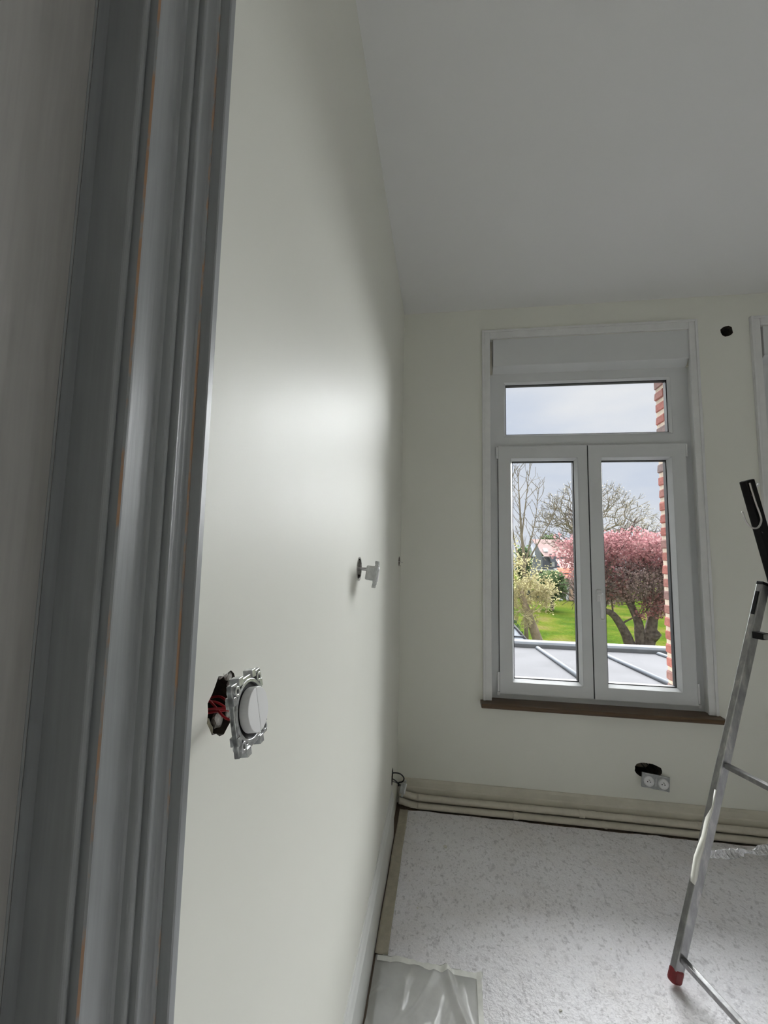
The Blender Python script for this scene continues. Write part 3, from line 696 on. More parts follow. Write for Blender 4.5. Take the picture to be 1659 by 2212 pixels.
# third hole: little metal claw near the corner
S = empty('metal_claw', (-0.03, 2.40, 1.360)); tag(S, 'small bent metal claw poking from the wall hole by the corner', 'metal claw')
b = MB(); b.tube([(0, 0, 0), (0.034, -0.004, 0.008), (0.052, -0.006, 0.001)], 0.0018, 8); b.build('arm', M['steel'], S)
b = MB(); b.tube([(0, 0, -0.016), (0.042, -0.002, -0.017)], 0.0018, 8); b.build('arm', M['steel'], S)

# loose socket hanging at the skirting corner, with looped black cable
S = empty('wall_socket', (0.062, 2.245, 0.212)); tag(S, 'loose wall socket hanging by cables above the end of the white skirting', 'wall socket')
m_ = frame_mtx((0, 0, 0), (1, -0.05, -0.22), (0.2, 0, 1))
device_frame(S, m_, 0.062, 0.060, M['clear'])
b = MB(); b.lathe([(0.0240, -0.004), (0.0240, 0.006), (0.0225, 0.0075), (0.019, 0.004), (0.0, 0.004)], 28, m_); b.build('socket_face', M['white'], S)
b = MB(); b.box(-0.02, 0.02, -0.02, 0.018, -0.022, -0.003, 0, m_); b.build('body', M['clear'], S, bevel=0.003)
for k, (dx, dy, dz, mat, r_) in enumerate(((0.050, 0.0, 0.078, 'blackwire', 0.0034), (0.018, -0.01, 0.040, 'blackwire', 0.0020), (0.014, 0.012, 0.020, 'greywire', 0.0022), (0.022, 0.0, 0.016, 'greywire', 0.0022))):
    st = Vector((-0.092, -0.02 + 0.008 * k, 0.072 - 0.016 * k)); e = Vector((-0.020, 0.002 * k, 0.006 + 0.003 * k))
    if k == 0: pts = [st, (-0.052, -0.01, 0.078), (-0.022, -0.004, 0.072), (-0.004, 0, 0.052), (-0.010, 0, 0.034), (-0.030, 0, 0.026), (-0.030, 0.0, 0.010)]
    else: pts = [st, st.lerp(e, 0.45) + Vector((0, dy, dz * 0.4)), st.lerp(e, 0.8) + Vector((0, dy * 0.5, dz * 0.2)), e]
    b = MB(); b.tube(smooth_path(pts, 6), r_, 8); b.build('wire', M[mat], S, smooth=True)

# double socket on the window wall
S = empty('double_socket', (1.3645, D - 0.028, 0.2465)); tag(S, 'grey double power socket hanging crooked below the window over a black hole', 'power socket')
m_ = frame_mtx((0, 0, 0), (0.04, -1, 0.10), (0.133, 0, 1))
b = MB(); b.box(-0.0690, 0.0690, -0.036, 0.036, -0.007, 0.0, 0, m_); b.build('backplate', M['silver'], S, bevel=0.002)
for sx in (-1, 1):
    mm = m_ @ Matrix.Translation((sx * 0.0357, -0.001, 0))
    b = MB(); b.lathe([(0.0252, -0.002), (0.0252, 0.006), (0.0236, 0.0078), (0.0222, 0.006), (0.0205, 0.0035)], 32, mm); sk = b.build('socket', M['white'], S)
    for px_ in (-0.0068, 0.0068):
        b = MB(); b.lathe([(0.0027, 0.003), (0.0027, 0.0040)], 12, mm @ Matrix.Translation((px_, -0.0028, 0))); b.build('pin_hole', M['hole'], sk)
    b = MB(); b.lathe([(0.0024, 0.002), (0.0024, 0.011), (0.001, 0.013)], 12, mm @ Matrix.Translation((0, 0.0062, 0))); b.build('earth_pin', M['steel'], sk)
    b = MB(); b.box(-0.02, 0.02, -0.02, 0.02, -0.024, -0.007, 0, mm); b.build('body', M['silver'], S, bevel=0.002)
b = MB(); b.box(-0.0025, 0.0025, -0.020, 0.020, -0.001, 0.002, 0, m_)
for sx in (-1, 1):
    b.box(sx * 0.0357 - 0.020, sx * 0.0357 + 0.020, 0.031, 0.0350, -0.001, 0.0022, 0, m_); b.box(sx * 0.0357 - 0.020, sx * 0.0357 + 0.020, -0.0350, -0.031, -0.001, 0.0022, 0, m_)
b.build('frame_rib', M['clear'], S, bevel=0.0006)
for k in range(3):
    b = MB(); b.tube(smooth_path([(-0.03 + 0.03 * k, 0.10, 0.05), (-0.025 + 0.026 * k, 0.05, 0.038), (-0.03 + 0.03 * k, 0.022, 0.01)], 5), 0.0022, 8); b.build('wire', M['blackwire'], S, smooth=True)

# ------------------------------------------------------------------ stepladder
Ld = empty('stepladder', (1.018, 1.640, 0.0)); tag(Ld, 'worn aluminium stepladder with red feet standing before the second window', 'ladder')
DV = Vector((0.314, -0.949, 0)); NV = Vector((0.949, 0.314, 0)); UP = Vector((0, 0, 1))
FZ = 0.012
top = NV * 0.474 + UP * 1.327
foot = Vector((0, 0, FZ))
axis = (top - foot).normalized()
sidev = (NV - axis * NV.dot(axis)).normalized()
def rail_mtx(org, ax, wide): # local z along rail, local x = wide direction, local y = third
    y_ = ax.cross(wide).normalized(); m = Matrix((wide, y_, ax)).transposed().to_4x4(); m.translation = org; return m
Wd = 0.40
L1 = (top - foot).length
for k in range(2):
    org = foot + DV * (Wd * k)
    mm = rail_mtx(org, axis, sidev)
    b = MB(); poly = [(-0.030, -0.012), (0.030, -0.012), (0.030, -0.009), (-0.024, -0.009), (-0.024, 0.009), (0.030, 0.009), (0.030, 0.012), (-0.030, 0.012)]
    b.box(-0.018, 0.018, -0.012, 0.012, 0.030, L1 - 0.004, 0, mm); rl = b.build('rail', M['alu'], Ld, bevel=0.003)
    b = MB(); b.box(-0.0188, 0.0188, -0.0128, 0.0128, L1 - 0.006, L1 + 0.006, 0, mm); b.build('rail_cap', M['black'], rl, bevel=0.002)
    b = MB(); b.box(-0.0205, 0.0205, -0.0145, 0.0145, 0.002, 0.048, 0, mm)
    b.build('rubber_foot', M['redrubber'], Ld, bevel=0.009)
    if k == 0:
        b = MB(); b.box(-0.0215, -0.0175, -0.006, 0.006, L1 - 0.125, L1 - 0.035, 0, mm); b.build('latch', M['black'], Ld, bevel=0.001)
    # front frame: black tube crossing at the hinge
    ax2 = (UP - NV * 0.27).normalized(); sd2 = (NV - ax2 * NV.dot(ax2)).normalized()
    org2 = NV * 0.8547 + UP * FZ + DV * (Wd * k) - DV * 0.0
    m2 = rail_mtx(org2 + DV * (0.027 if k == 0 else -0.027), ax2, sd2)
    L2 = (1.722 - FZ) / ax2.z
    b = MB(); b.box(-0.0205, 0.0205, -0.0125, 0.0125, 0.030, 1.26, 0, m2); b.build('front_rail', M['alu'], Ld, bevel=0.003)
    b = MB(); b.box(-0.0215, 0.0215, -0.0140, 0.0140, 1.26, L2, 0, m2); hb = b.build('handle_post', M['blacktube'], Ld, bevel=0.004)
    b = MB(); b.box(-0.024, 0.024, -0.0155, 0.0155, 0.0, 0.045, 0, m2); b.build('rubber_foot', M['redrubber'], Ld, bevel=0.009)
    if k == 0:
        hp = [m2 @ Vector(q) for q in ((-0.013, -0.0175, L2 - 0.010), (-0.013, -0.018, L2 - 0.05), (-0.012, -0.019, L2 - 0.10), (-0.010, -0.020, L2 - 0.130), (-0.014, -0.021, L2 - 0.158), (-0.040, -0.023, L2 - 0.178), (-0.070, -0.024, L2 - 0.170), (-0.088, -0.025, L2 - 0.142), (-0.092, -0.026, L2 - 0.105))]
        b = MB(); b.tube(smooth_path(hp, 6), 0.0032, 10); b.build('hook', M['steel'], Ld, smooth=True)
        b = MB(); b.tube([m2 @ Vector((0.020, 0, L2 - 0.035)), m2 @ Vector((0.040, -0.004, L2 - 0.030)), m2 @ Vector((0.046, -0.004, L2 - 0.024))], 0.0045, 8); b.build('wing_screw', M['white'], Ld, smooth=True)
def rung(z, mat, r_, cap=False, y2=Wd):
    s_ = (z - FZ) / axis.z; p = foot + axis * s_
    b = MB(); a0 = p + DV * 0.012; a1 = p + DV * (y2 - 0.012)
    mm = rail_mtx(a0, DV, NV)
    b.box(-r_, r_, -0.009, 0.009, 0, (a1 - a0).length, 0, mm); b.build('rung', mat, Ld, bevel=0.003)
    if cap:
        b = MB(); b.box(-r_ - 0.003, r_ + 0.003, -0.0125, 0.0125, -0.002, 0.036, 0, mm); b.build('rung_cap', M['black'], Ld, bevel=0.002)
rung(0.088, M['alu'], 0.010); rung(0.688, M['alu'], 0.010); rung(1.141, M['alu'], 0.012, True)
# treads between the front rails
for z in (0.28, 0.56, 0.84, 1.12):
    p = NV * (0.8547 - 0.27 * z) + UP * (FZ + z)
    mm = rail_mtx(p + DV * 0.04, DV, NV)
    b = MB(); b.box(-0.045, 0.045, -0.012, 0.012, 0, Wd - 0.08, 0, mm); b.build('tread', M['alu'], Ld, bevel=0.003)
# crinkled strap tied between the two halves
z0 = 0.387; pA = foot + axis * ((z0 - FZ) / axis.z) + NV * 0.02; pB = NV * (0.8547 - 0.27 * z0 - 0.02) + UP * (z0 + 0.028)
vs2 = []; fs2 = []; n = 60; r_ = random.Random(6)
for k in range(n + 1):
    t = k / n; p = pA.lerp(pB, t) - UP * (0.045 * 4 * t * (1 - t) * 0.6)
    tw = 0.9 * math.sin(t * 23) * min(1, t * 3) + r_.uniform(-0.35, 0.35) * min(1, t * 4)
    w = UP * math.cos(tw * 0.6) + DV * math.sin(tw * 0.9); w = w * (0.014 * (1 + r_.uniform(-0.12, 0.12)))
    q = DV * (-0.014 + 0.003 * r_.uniform(-1, 1))
    vs2 += [tuple(p + w + q), tuple(p + q * 1.2 + DV * r_.uniform(-0.003, 0.003)), tuple(p - w + q)]
    if k:
        o_ = 3 * k; fs2 += [(o_ - 3, o_ - 2, o_ + 1, o_), (o_ - 2, o_ - 1, o_ + 2, o_ + 1)]
b = MB(); b.add(vs2, fs2); st = b.build('spreader_strap', M['foil'], Ld, recalc=False); st.modifiers.new('thickness', 'SOLIDIFY').thickness = 0.0015
# torn film stuck to the rail edge
mm = rail_mtx(foot, axis, sidev); pts = [(-0.0192, 0.64), (-0.0200, 0.58), (-0.0205, 0.52), (-0.0210, 0.48), (-0.0290, 0.440), (-0.0310, 0.405), (-0.0300, 0.375), (-0.0290, 0.345), (-0.021, 0.325)]
vs2 = []; fs2 = []
for k, (x, z) in enumerate(pts):
    for y_, xx in ((-0.0125, -0.0165), (-0.0132, x * 0.6 - 0.0075), (-0.010, x), (0.004, x + 0.003)): vs2.append((xx + 0.002 * math.sin(k * 2.1), y_, z - 0.012))
    if k:
        for c in range(3): o_ = 4 * k; fs2.append((o_ - 4 + c, o_ - 3 + c, o_ + 1 + c, o_ + c))
b = MB(); b.add(vs2, fs2, 0, mm); o = b.build('film_scrap', M['scrap'], Ld, smooth=True, recalc=False); o.modifiers.new('thickness', 'SOLIDIFY').thickness = 0.001

# ------------------------------------------------------------------ outside: flat zinc roof
def roof_z(y): return 0.25 - 0.065 * (y - 3.0)
RF = empty('zinc_roof'); tag(RF, 'pale flat zinc roof with standing ridges below the window', 'roof', kind='structure')
seams = [-1.6, -0.72, 0.16, 1.03 - 0.18, 1.68, 2.51, 3.36, 4.2, 5.1, 6.0]
for a, c in zip(seams[:-1], seams[1:]):
    b = MB(); b.prism([(2.83, roof_z(2.83)), (6.74, roof_z(6.74)), (6.74, roof_z(6.74) - 0.05), (2.83, roof_z(2.83) - 0.05)], a + 0.004, c - 0.004, 'x'); b.build('roof_sheet', M['zinc'], RF)
for s_ in seams[1:-1]:
    b = MB(); pts = [(s_, 2.84, roof_z(2.84) + 0.012), (s_, 6.62, roof_z(6.62) + 0.012), (s_, 6.68, roof_z(6.68) - 0.005)]
    b.tube(pts, [0.030, 0.030, 0.012], 10); b.build('standing_ridge', M['zincdark'], RF, smooth=True)
b = MB(); z = roof_z(6.74)
b.prism([(6.70, z - 0.05), (6.70, z + 0.055), (6.735, z + 0.085), (6.90, z + 0.085), (6.92, z + 0.06), (6.92, z - 0.30), (6.86, z - 0.30)], -1.6, 6.0, 'x'); b.build('edge_flashing', M['zincdark'], RF, bevel=0.006)
b = MB(); b.box(-1.6, 6.0, 2.83, 6.86, -1.7, z - 0.06); b.build('roof_base', M['mortar'], RF)
# neighbouring hipped zinc roof
NR = empty('hipped_roof'); tag(NR, 'small blue-grey hipped roof rising beyond the zinc edge', 'roof', kind='structure')
LR = Vector((1.83, 7.55, -0.20)); AP = Vector((1.50, 9.3, 0.22)); LL = Vector((-3.0, 7.55, -0.20)); AL = Vector((-3.0, 9.3, 0.22))
nrm = (LL - LR).cross(AP - LR).normalized(); nrm = nrm if nrm.z > 0 else -nrm
b = MB(); q = nrm * 0.03
b.add([LR, AP, AL, LL, LR - q, AP - q, AL - q, LL - q], [(0, 1, 2, 3), (7, 6, 5, 4), (0, 4, 5, 1), (1, 5, 6, 2), (3, 2, 6, 7), (0, 3, 7, 4)]); b.build('roof_slope', M['zincdark'], NR)
for t in (0.02, 0.27, 0.50, 0.74, 0.97):
    p = LR.lerp(AP, t) + nrm * 0.012; p2 = LL.lerp(AL, t) + nrm * 0.012
    b = MB(); b.tube([p, p2], 0.016, 8); b.build('roof_lap', M['zincdark'], NR, smooth=True)
b = MB(); b.tube([LR + nrm * 0.012, AP + nrm * 0.012], 0.022, 8); b.build('hip_ridge', M['zinc'], NR, smooth=True)
b = MB(); b.box(-3.0, 1.70, 7.62, 9.3, -1.7, -0.22); b.build('roof_base', M['plank'], NR)

# ------------------------------------------------------------------ lawn
vs_, fs_ = sheet(-30, 60, 6.9, 75, 90, 70, lambda x, y: -1.62 + 0.004 * (y - 13) + 0.06 * mn.noise(Vector((x * 0.2, y * 0.2, 0))))
b = MB(); b.add(vs_, fs_); tag(b.build('lawn', M['lawn'], smooth=True, recalc=False), 'green lawn with a worn brownish patch beyond the roof', 'lawn', kind='structure')
def gz(y): return -1.62 + 0.004 * (y - 13)

# ------------------------------------------------------------------ trees
def rvec(r_): return Vector((r_.uniform(-1, 1), r_.uniform(-1, 1), r_.uniform(-1, 1)))
def grow(b, tips, r_, p, d, L, rad, depth, cfg):
    n = 4; pts = [p.copy()]; rads = [rad]; q = p.copy(); dd = d.copy()
    for k in range(n):
        dd = (dd + rvec(r_) * cfg['wob'] + Vector((0, 0, cfg['up']))).normalized(); q = q + dd * (L / n); pts.append(q.copy()); rads.append(max(cfg['rmin'], rad * (1 - 0.55 * (k + 1) / n)))
    b.tube(pts, rads, 5 if depth > 2 else 4 if depth > 1 else 3, caps=False)
    if depth <= 1:
        for i in range(1, n + 1): tips.append((pts[i], dd))
    if depth == 0: return
    for c in range(cfg['kids']):
        t = r_.uniform(0.35, 1.0) if c else 1.0
        i = min(n - 1, int(t * n)); base = pts[i].lerp(pts[i + 1], t * n - i) if i < n else pts[n]
        if c == 0: base = pts[n]
        nd = (dd + rvec(r_) * cfg['spread']).normalized()
        grow(b, tips, r_, base, nd, L * cfg['shrink'] * r_.uniform(0.8, 1.15), max(cfg['rmin'], rads[i] * 0.62), depth - 1, cfg)
def leaves(pts, size, mat, parent, r_, name='foliage', jit=0.1):
    b = MB()
    for p in pts:
        c = Vector(p) + rvec(r_) * jit; s_ = size * r_.uniform(0.6, 1.4)
        u = rvec(r_).normalized(); v = u.cross(rvec(r_)).normalized()
        b.add([c - u * s_ * 0.5, c + v * s_ * 0.38, c + u * s_ * 0.5, c - v * s_ * 0.38], [(0, 1, 2, 3)])
    o = b.build(name, mat, parent, recalc=False, kind='stuff'); return o
def in_ell(r_, c, rad):
    while True:
        p = rvec(r_)
        if p.length <= 1: return Vector(c) + Vector((p.x * rad[0], p.y * rad[1], p.z * rad[2]))

# flowering plum tree, three stems
r_ = random.Random(21)
PT = empty('plum_tree', (0, 0, 0)); tag(PT, 'plum tree with pink-purple blossom and three dark stems', 'tree')
b = MB(); tips = []
Ls = [(6.62, 15.0, -1.75), (6.45, 15.0, -1.52), (6.32, 14.95, -1.18), (6.13, 14.9, -0.83), (5.88, 14.85, -0.5), (5.59, 14.8, -0.36), (5.23, 14.8, -0.07), (4.8, 14.8, 0.45)]
Cs = [(6.78, 15.0, -1.75), (6.74, 15.0, -1.13), (6.72, 15.0, -0.76), (6.58, 15.05, -0.31), (6.37, 15.1, 0.15), (6.12, 15.1, 0.64), (5.81, 15.1, 1.1), (5.35, 15.1, 1.51)]
Rs = [(6.86, 15.0, -1.75), (7.03, 15.0, -1.27), (7.14, 15.05, -0.84), (7.26, 15.1, -0.43), (7.42, 15.1, 0.01), (7.5, 15.1, 0.53), (7.45, 15.1, 1.09)]
b.tube(smooth_path(Ls, 3), [0.20 - 0.16 * k / 21 for k in range(22)], 9)
b.tube(smooth_path(Cs, 3), [0.17 - 0.125 * k / 21 for k in range(22)], 9)
b.tube(smooth_path(Rs, 3), [0.23 - 0.17 * k / 18 for k in range(19)], 9)
b.tube([(7.0, 15.0, -1.30), (7.18, 14.95, -1.12), (7.30, 14.93, -1.02)], [0.20, 0.17, 0.13], 9)
b.tube([(6.76, 15, -1.8), (6.78, 15, -1.55)], [0.40, 0.30], 10)
b.build('stem', M['plumbark'], PT, smooth=True)
b = MB(); cfg = dict(wob=0.22, up=0.06, rmin=0.010, kids=3, spread=0.75, shrink=0.72)
for S_ in (Ls, Cs, Rs):
    for k in range(3, len(S_)):
        for c in range(2): grow(b, tips, r_, Vector(S_[k]), (Vector((r_.uniform(-1, 1), r_.uniform(-0.8, 0.8), 0.75))).normalized(), 0.85, 0.035, 3, cfg)
b.build('branch', M['plumbark'], PT, kind='stuff')
pts = []
ells = [((4.75, 15, 1.50), (0.75, 0.9, 0.50), 700), ((5.35, 15, 1.72), (0.9, 1.0, 0.55), 1300), ((6.0, 15, 1.68), (0.9, 1.2, 0.62), 1500), ((6.6, 15, 1.80), (0.95, 1.3, 0.60), 1700), ((7.4, 15, 1.65), (0.95, 1.2, 0.60), 1600), ((8.2, 15, 1.25), (0.9, 1.0, 0.8), 1200),
        ((5.0, 15, 0.95), (0.7, 0.9, 0.5), 600), ((7.10, 14.6, -0.12), (0.42, 0.4, 0.42), 420), ((7.8, 14.8, 0.05), (0.5, 0.5, 0.5), 350), ((6.75, 14.7, -0.42), (0.24, 0.3, 0.2), 90), ((5.7, 14.6, 0.55), (0.6, 0.5, 0.55), 500)]
for c, rad, w in ells:
    for k in range(w): pts.append(in_ell(r_, c, rad))
pts += [t[0] for t in tips if 1.0 < t[0].z < 2.25]
leaves(pts, 0.085, M['plumleaf'], PT, r_, 'blossom', 0.05)
pts = []
for c, rad, w in [((5.5, 15.1, 0.55), (0.9, 1.0, 0.6), 2200), ((6.4, 15.1, 0.65), (1.1, 1.2, 0.75), 4000), ((7.5, 15.1, 0.60), (1.0, 1.1, 0.75), 3600), ((7.7, 15, -0.1), (0.6, 0.6, 0.5), 900), ((6.0, 15.1, 0.15), (0.6, 0.8, 0.4), 900), ((5.2, 15.1, 0.0), (0.5, 0.6, 0.4), 700)]:
    for k in range(w): pts.append(in_ell(r_, c, rad))
leaves(pts, 0.075, M['plumtwig'], PT, r_, 'twigs', 0.05)

# yellowish pollarded tree in front of the left pane
r_ = random.Random(5)
LT = empty('twiggy_tree'); tag(LT, 'yellow-olive twiggy tree with a leaning grey trunk', 'tree')
tr = [(3.22, 13.0, -1.7), (3.15, 13.0, -1.31), (2.99, 13.0, -0.85), (2.86, 13.0, -0.46), (2.75, 13.0, -0.15), (2.65, 13.0, 0.15), (2.57, 13.0, 0.49)]
b = MB(); b.tube(smooth_path(tr, 3), [0.17 - 0.10 * k / 18 for k in range(19)], 9); b.build('trunk', M['olivetrunk'], LT, smooth=True)
b = MB(); tips = []; cfg = dict(wob=0.35, up=-0.01, rmin=0.008, kids=4, spread=0.95, shrink=0.66)
for k in range(18):
    p = Vector(tr[3]).lerp(Vector(tr[6]), r_.random()); a = r_.uniform(0, 6.28)
    grow(b, tips, r_, p, Vector((math.cos(a), math.sin(a) * 0.8, r_.uniform(0.2, 1.1))).normalized(), r_.uniform(0.38, 0.58), 0.028, 3, cfg)
b.build('branch', M['olivebark'], LT, kind='stuff')
pts = [t[0] for t in tips if r_.random() < 0.35]
for k in range(900): pts.append(in_ell(r_, (2.75, 13, 0.65), (1.0, 0.9, 0.8)))
for k in range(500): pts.append(in_ell(r_, (2.2, 13.1, 1.3), (0.55, 0.6, 0.9)))
leaves(pts, 0.055, M['oliveleaf'], LT, r_, 'buds', 0.04)

# slim bare tree with upright shoots
r_ = random.Random(14)
TT = empty('bare_tree'); tag(TT, 'slim bare tree with tall upright shoots near the left frame', 'tree')
b = MB(); shoots = [[(2.95, 14, -1.6), (2.9, 14.0, 1.16), (2.83, 14.0, 2.14), (2.78, 14.0, 3.21), (2.73, 14.0, 4.17)], [(2.92, 14, 0.9), (3.02, 14.05, 1.39), (3.30, 14.1, 2.6), (3.42, 14.1, 3.6)], [(2.9, 14, 0.7), (2.60, 14, 1.9), (2.48, 14, 3.3), (2.52, 14, 3.9)], [(2.9, 14, 1.0), (3.3, 14, 1.7), (3.75, 14.1, 2.5), (3.95, 14.1, 2.9)], [(2.84, 14, 2.0), (2.95, 14, 2.9), (3.12, 14, 4.25)]]
for sh in shoots:
    pp = smooth_path(sh, 4); r0 = 0.075 if sh is shoots[0] else 0.034
    b.tube(pp, [max(0.008, r0 * (1 - 0.92 * k / (len(pp) - 1))) for k in range(len(pp))], 6)
b.build('trunk', M['bark'], TT, smooth=True)
b = MB(); tips = []; cfg = dict(wob=0.16, up=0.10, rmin=0.0065, kids=2, spread=0.5, shrink=0.62)
for sh in shoots:
    pp = smooth_path(sh, 4)
    for k in range(4, len(pp)):
        for c in range(2): grow(b, tips, r_, pp[k], Vector((r_.uniform(-1, 1), r_.uniform(-0.6, 0.6), 0.9)).normalized(), r_.uniform(0.25, 0.5), 0.012, 1, cfg)
b.build('branch', M['bark'], TT, kind='stuff')

# broad bare tree with pale buds, far back
r_ = random.Random(33)
BT = empty('bare_tree'); tag(BT, 'broad round bare tree with pale buds behind the plum tree', 'tree')
tr = [(11.1, 34, -1.6), (11.15, 34.0, -0.71), (11.21, 34.0, 1.42), (11.0, 34.0, 2.6)]
b = MB(); b.tube(smooth_path(tr, 3), [0.42 - 0.2 * k / 9 for k in range(10)], 9)
b.build('trunk', M['bark'], BT, smooth=True)
import numpy as np
def net_tree(start, targets, rmin, expo, seed, seg=0.5, pull=0.35):
    """branch network: each target joins the nearest branch that lies closer to the root; radii from the pipe rule"""
    r2 = random.Random(seed); P = [Vector(p) for p in start]; par = [k - 1 for k in range(len(P))]
    root = P[-1]; targets = sorted(targets, key=lambda t: (t - root).length)
    dist = [(p - root).length * 0.3 for p in P]
    for t in targets:
        A = np.array([tuple(p) for p in P]); dv = np.linalg.norm(A - np.array(tuple(t)), axis=1) + pull * np.array(dist)
        i = int(dv.argmin()); a = P[i]; L = (t - a).length; n = max(1, int(L / seg)); prev = i
        up_ = Vector((0, 0, 0.10 * L)) if L > 1 else Vector((0, 0, 0))
        for k in range(1, n + 1):
            u = k / n; q = a.lerp(t, u) - up_ * math.sin(u * math.pi) * r2.uniform(0.2, 1) + rvec(r2) * 0.05 * min(L, 1.2) * (0 if k == n else 1)
            P.append(q); par.append(prev); dist.append(dist[prev] + (q - P[prev]).length); prev = len(P) - 1
    w = [0.0] * len(P); kids = [0] * len(P)
    for k in range(len(P)):
        if par[k] >= 0: kids[par[k]] += 1
    for k in range(len(P) - 1, -1, -1):
        if kids[k] == 0: w[k] += rmin ** expo
        if par[k] >= 0: w[par[k]] += w[k]
    R = [x ** (1 / expo) for x in w]
    b = MB(); ends = [P[k] for k in range(len(P)) if kids[k] == 0]
    for k in range(len(P)):
        if par[k] >= 0: b.tube([P[par[k]], P[k]], [min(R[par[k]], R[k] * 1.35), R[k]], 7 if R[k] > 0.08 else 4 if R[k] > 0.03 else 3, caps=False)
    return b, ends
targets = []
while len(targets) < 950:
    p = rvec(r_)
    if p.length > 1 or p.length < 0.35: continue
    if p.z < -0.35 and abs(p.x) < 0.5: continue
    x = 11.9 + p.x * (4.6 if p.x > 0 else 4.2); z = 3.9 + p.z * 3.15 - (0.10 * max(0, p.x * 4.6) ** 1.6 * 0.6)
    targets.append(Vector((x, 34 + p.y * 3.2, z)))
b, ends = net_tree([tr[1], tr[2], tr[3]], targets, 0.016, 2.3, 8)
b.build('branch', M['bark'], BT, kind='stuff')
b = MB(); pts = []
for e in ends:
    out = (e - Vector((11.6, 34, 2.6))).normalized()
    for k in range(4):
        d_ = (out + rvec(r_) * 0.9).normalized(); m1 = e + d_ * r_.uniform(0.15, 0.28); m2_ = m1 + (d_ + rvec(r_) * 0.5 + Vector((0, 0, 0.3))).normalized() * r_.uniform(0.15, 0.30)
        b.tube([e, m1, m2_], [0.016, 0.013, 0.010], 3, caps=False); pts += [m2_] if k % 2 else [m1, m2_]
b.build('twigs', M['bark'], BT, kind='stuff')
leaves(pts, 0.070, M['bud'], BT, r_, 'buds', 0.03)

# evergreens
def evergreen(name, label, c, rad, n, size, seed, base):
    r2 = random.Random(seed); e = empty(name); tag(e, label, 'shrub' if 'bush' in name or 'shrub' in name else 'tree')
    b = MB(); b.tube([(c[0], c[1], base), (c[0], c[1], c[2])], [0.10, 0.03], 7); b.build('trunk', M['plumbark'], e)
    pts = []
    for k in range(n):
        p = rvec(r2).normalized() * (r2.random() ** 0.33); pts.append((c[0] + p.x * rad[0], c[1] + p.y * rad[1], c[2] + p.z * rad[2]))
    leaves(pts, size, M['green'], e, r2, 'foliage', size * 0.5)
evergreen('evergreen_shrub', 'rounded dark green shrub before the grey shed', (6.25, 24, -0.25), (0.85, 0.8, 0.85), 1500, 0.17, 1, gz(24))
evergreen('evergreen_tree', 'dark evergreen beside the slate gable', (7.75, 40, 0.6), (0.75, 0.8, 1.75), 1300, 0.24, 2, gz(40))
evergreen('conifer', 'green conifer tip rising behind the house roof', (13.1, 52.5, 2.2), (1.1, 1.1, 1.9), 900, 0.32, 3, gz(50))
evergreen('low_bush', 'grey-green undergrowth bush beside the hipped roof', (1.9, 12.0, -0.95), (0.62, 0.6, 0.62), 900, 0.10, 4, gz(12))
# rough grass around the trunk
for k, (x, y) in enumerate(((3.50, 12.2), (4.05, 12.2), (2.95, 12.2))):
    r2 = random.Random(k + 70); b = MB()
    for c in range(160):
        p = Vector((x + max(-0.2, min(0.2, r2.gauss(0, 0.12))), y + max(-0.2, min(0.2, r2.gauss(0, 0.1))), gz(y))); d_ = Vector((r2.uniform(-0.5, 0.5), r2.uniform(-0.5, 0.5), 1)) * r2.uniform(0.10, 0.22); w = Vector((0.012, 0.004, 0))
        b.add([p - w, p + w, p + d_], [(0, 1, 2)])
    o = b.build('grass_tuft', M['grasstuft'], recalc=False)
    tag(o, ['tall grass tuft at the foot of the leaning trunk', 'tall grass tuft a little away from the leaning trunk', 'tall grass tuft next to the hipped roof corner'][k], 'grass tuft', 'grass tufts near the leaning trunk', 'stuff')

# ------------------------------------------------------------------ house and shed behind the lawn
HS = empty('house', (0, 0, 0)); tag(HS, 'slate-grey house with a faded pink tiled roof beyond the garden', 'house')
gnd = gz(45)
b = MB(); b.box(9.75, 14.5, 45.0, 49.0, gnd, 1.2); b.build('wall', M['slate'], HS)
b = MB(); b.prism([(44.9, 1.1), (44.9, 1.2), (47.0, 2.95), (49.1, 1.2), (49.1, 1.1)], 9.75, 9.95, 'x'); b.build('gable_wall', M['slatelight'], HS)
b = MB(); b.add([(9.62, 44.9, gnd), (9.98, 44.9, 2.78), (10.60, 44.9, 1.25), (10.62, 44.9, gnd), (9.62, 45.0, gnd), (9.98, 45.0, 2.78), (10.60, 45.0, 1.25), (10.62, 45.0, gnd)], [(0, 1, 2, 3), (7, 6, 5, 4), (0, 4, 5, 1), (1, 5, 6, 2), (2, 6, 7, 3), (3, 7, 4, 0)]); b.build('gable_wall', M['slatelight'], HS)
b = MB(); q0 = Vector((10.0, 47.0, 3.02)); q1 = Vector((14.6, 47.0, 3.02)); q2 = Vector((14.6, 44.4, 1.18)); q3 = Vector((10.68, 44.4, 1.18))
b.add([q0, q1, q2, q3] + [v + Vector((0, 0, 0.08)) for v in (q0, q1, q2, q3)], [(0, 1, 2, 3), (7, 6, 5, 4), (0, 4, 5, 1), (1, 5, 6, 2), (2, 6, 7, 3), (3, 7, 4, 0)]); rf = b.build('roof', M['pinktile'], HS)
ev = (q3 - q0); n_ = (q1 - q0).cross(q3 - q0).normalized(); n_ = n_ if n_.z > 0 else -n_
p = Vector((11.0, 45.25, 1.78)); b = MB(); e1 = Vector((0.20, 0, 0)); e2 = Vector((0, 0.28, 0.198)) * 0.8; up_ = Vector((0, -0.05, 0.16))
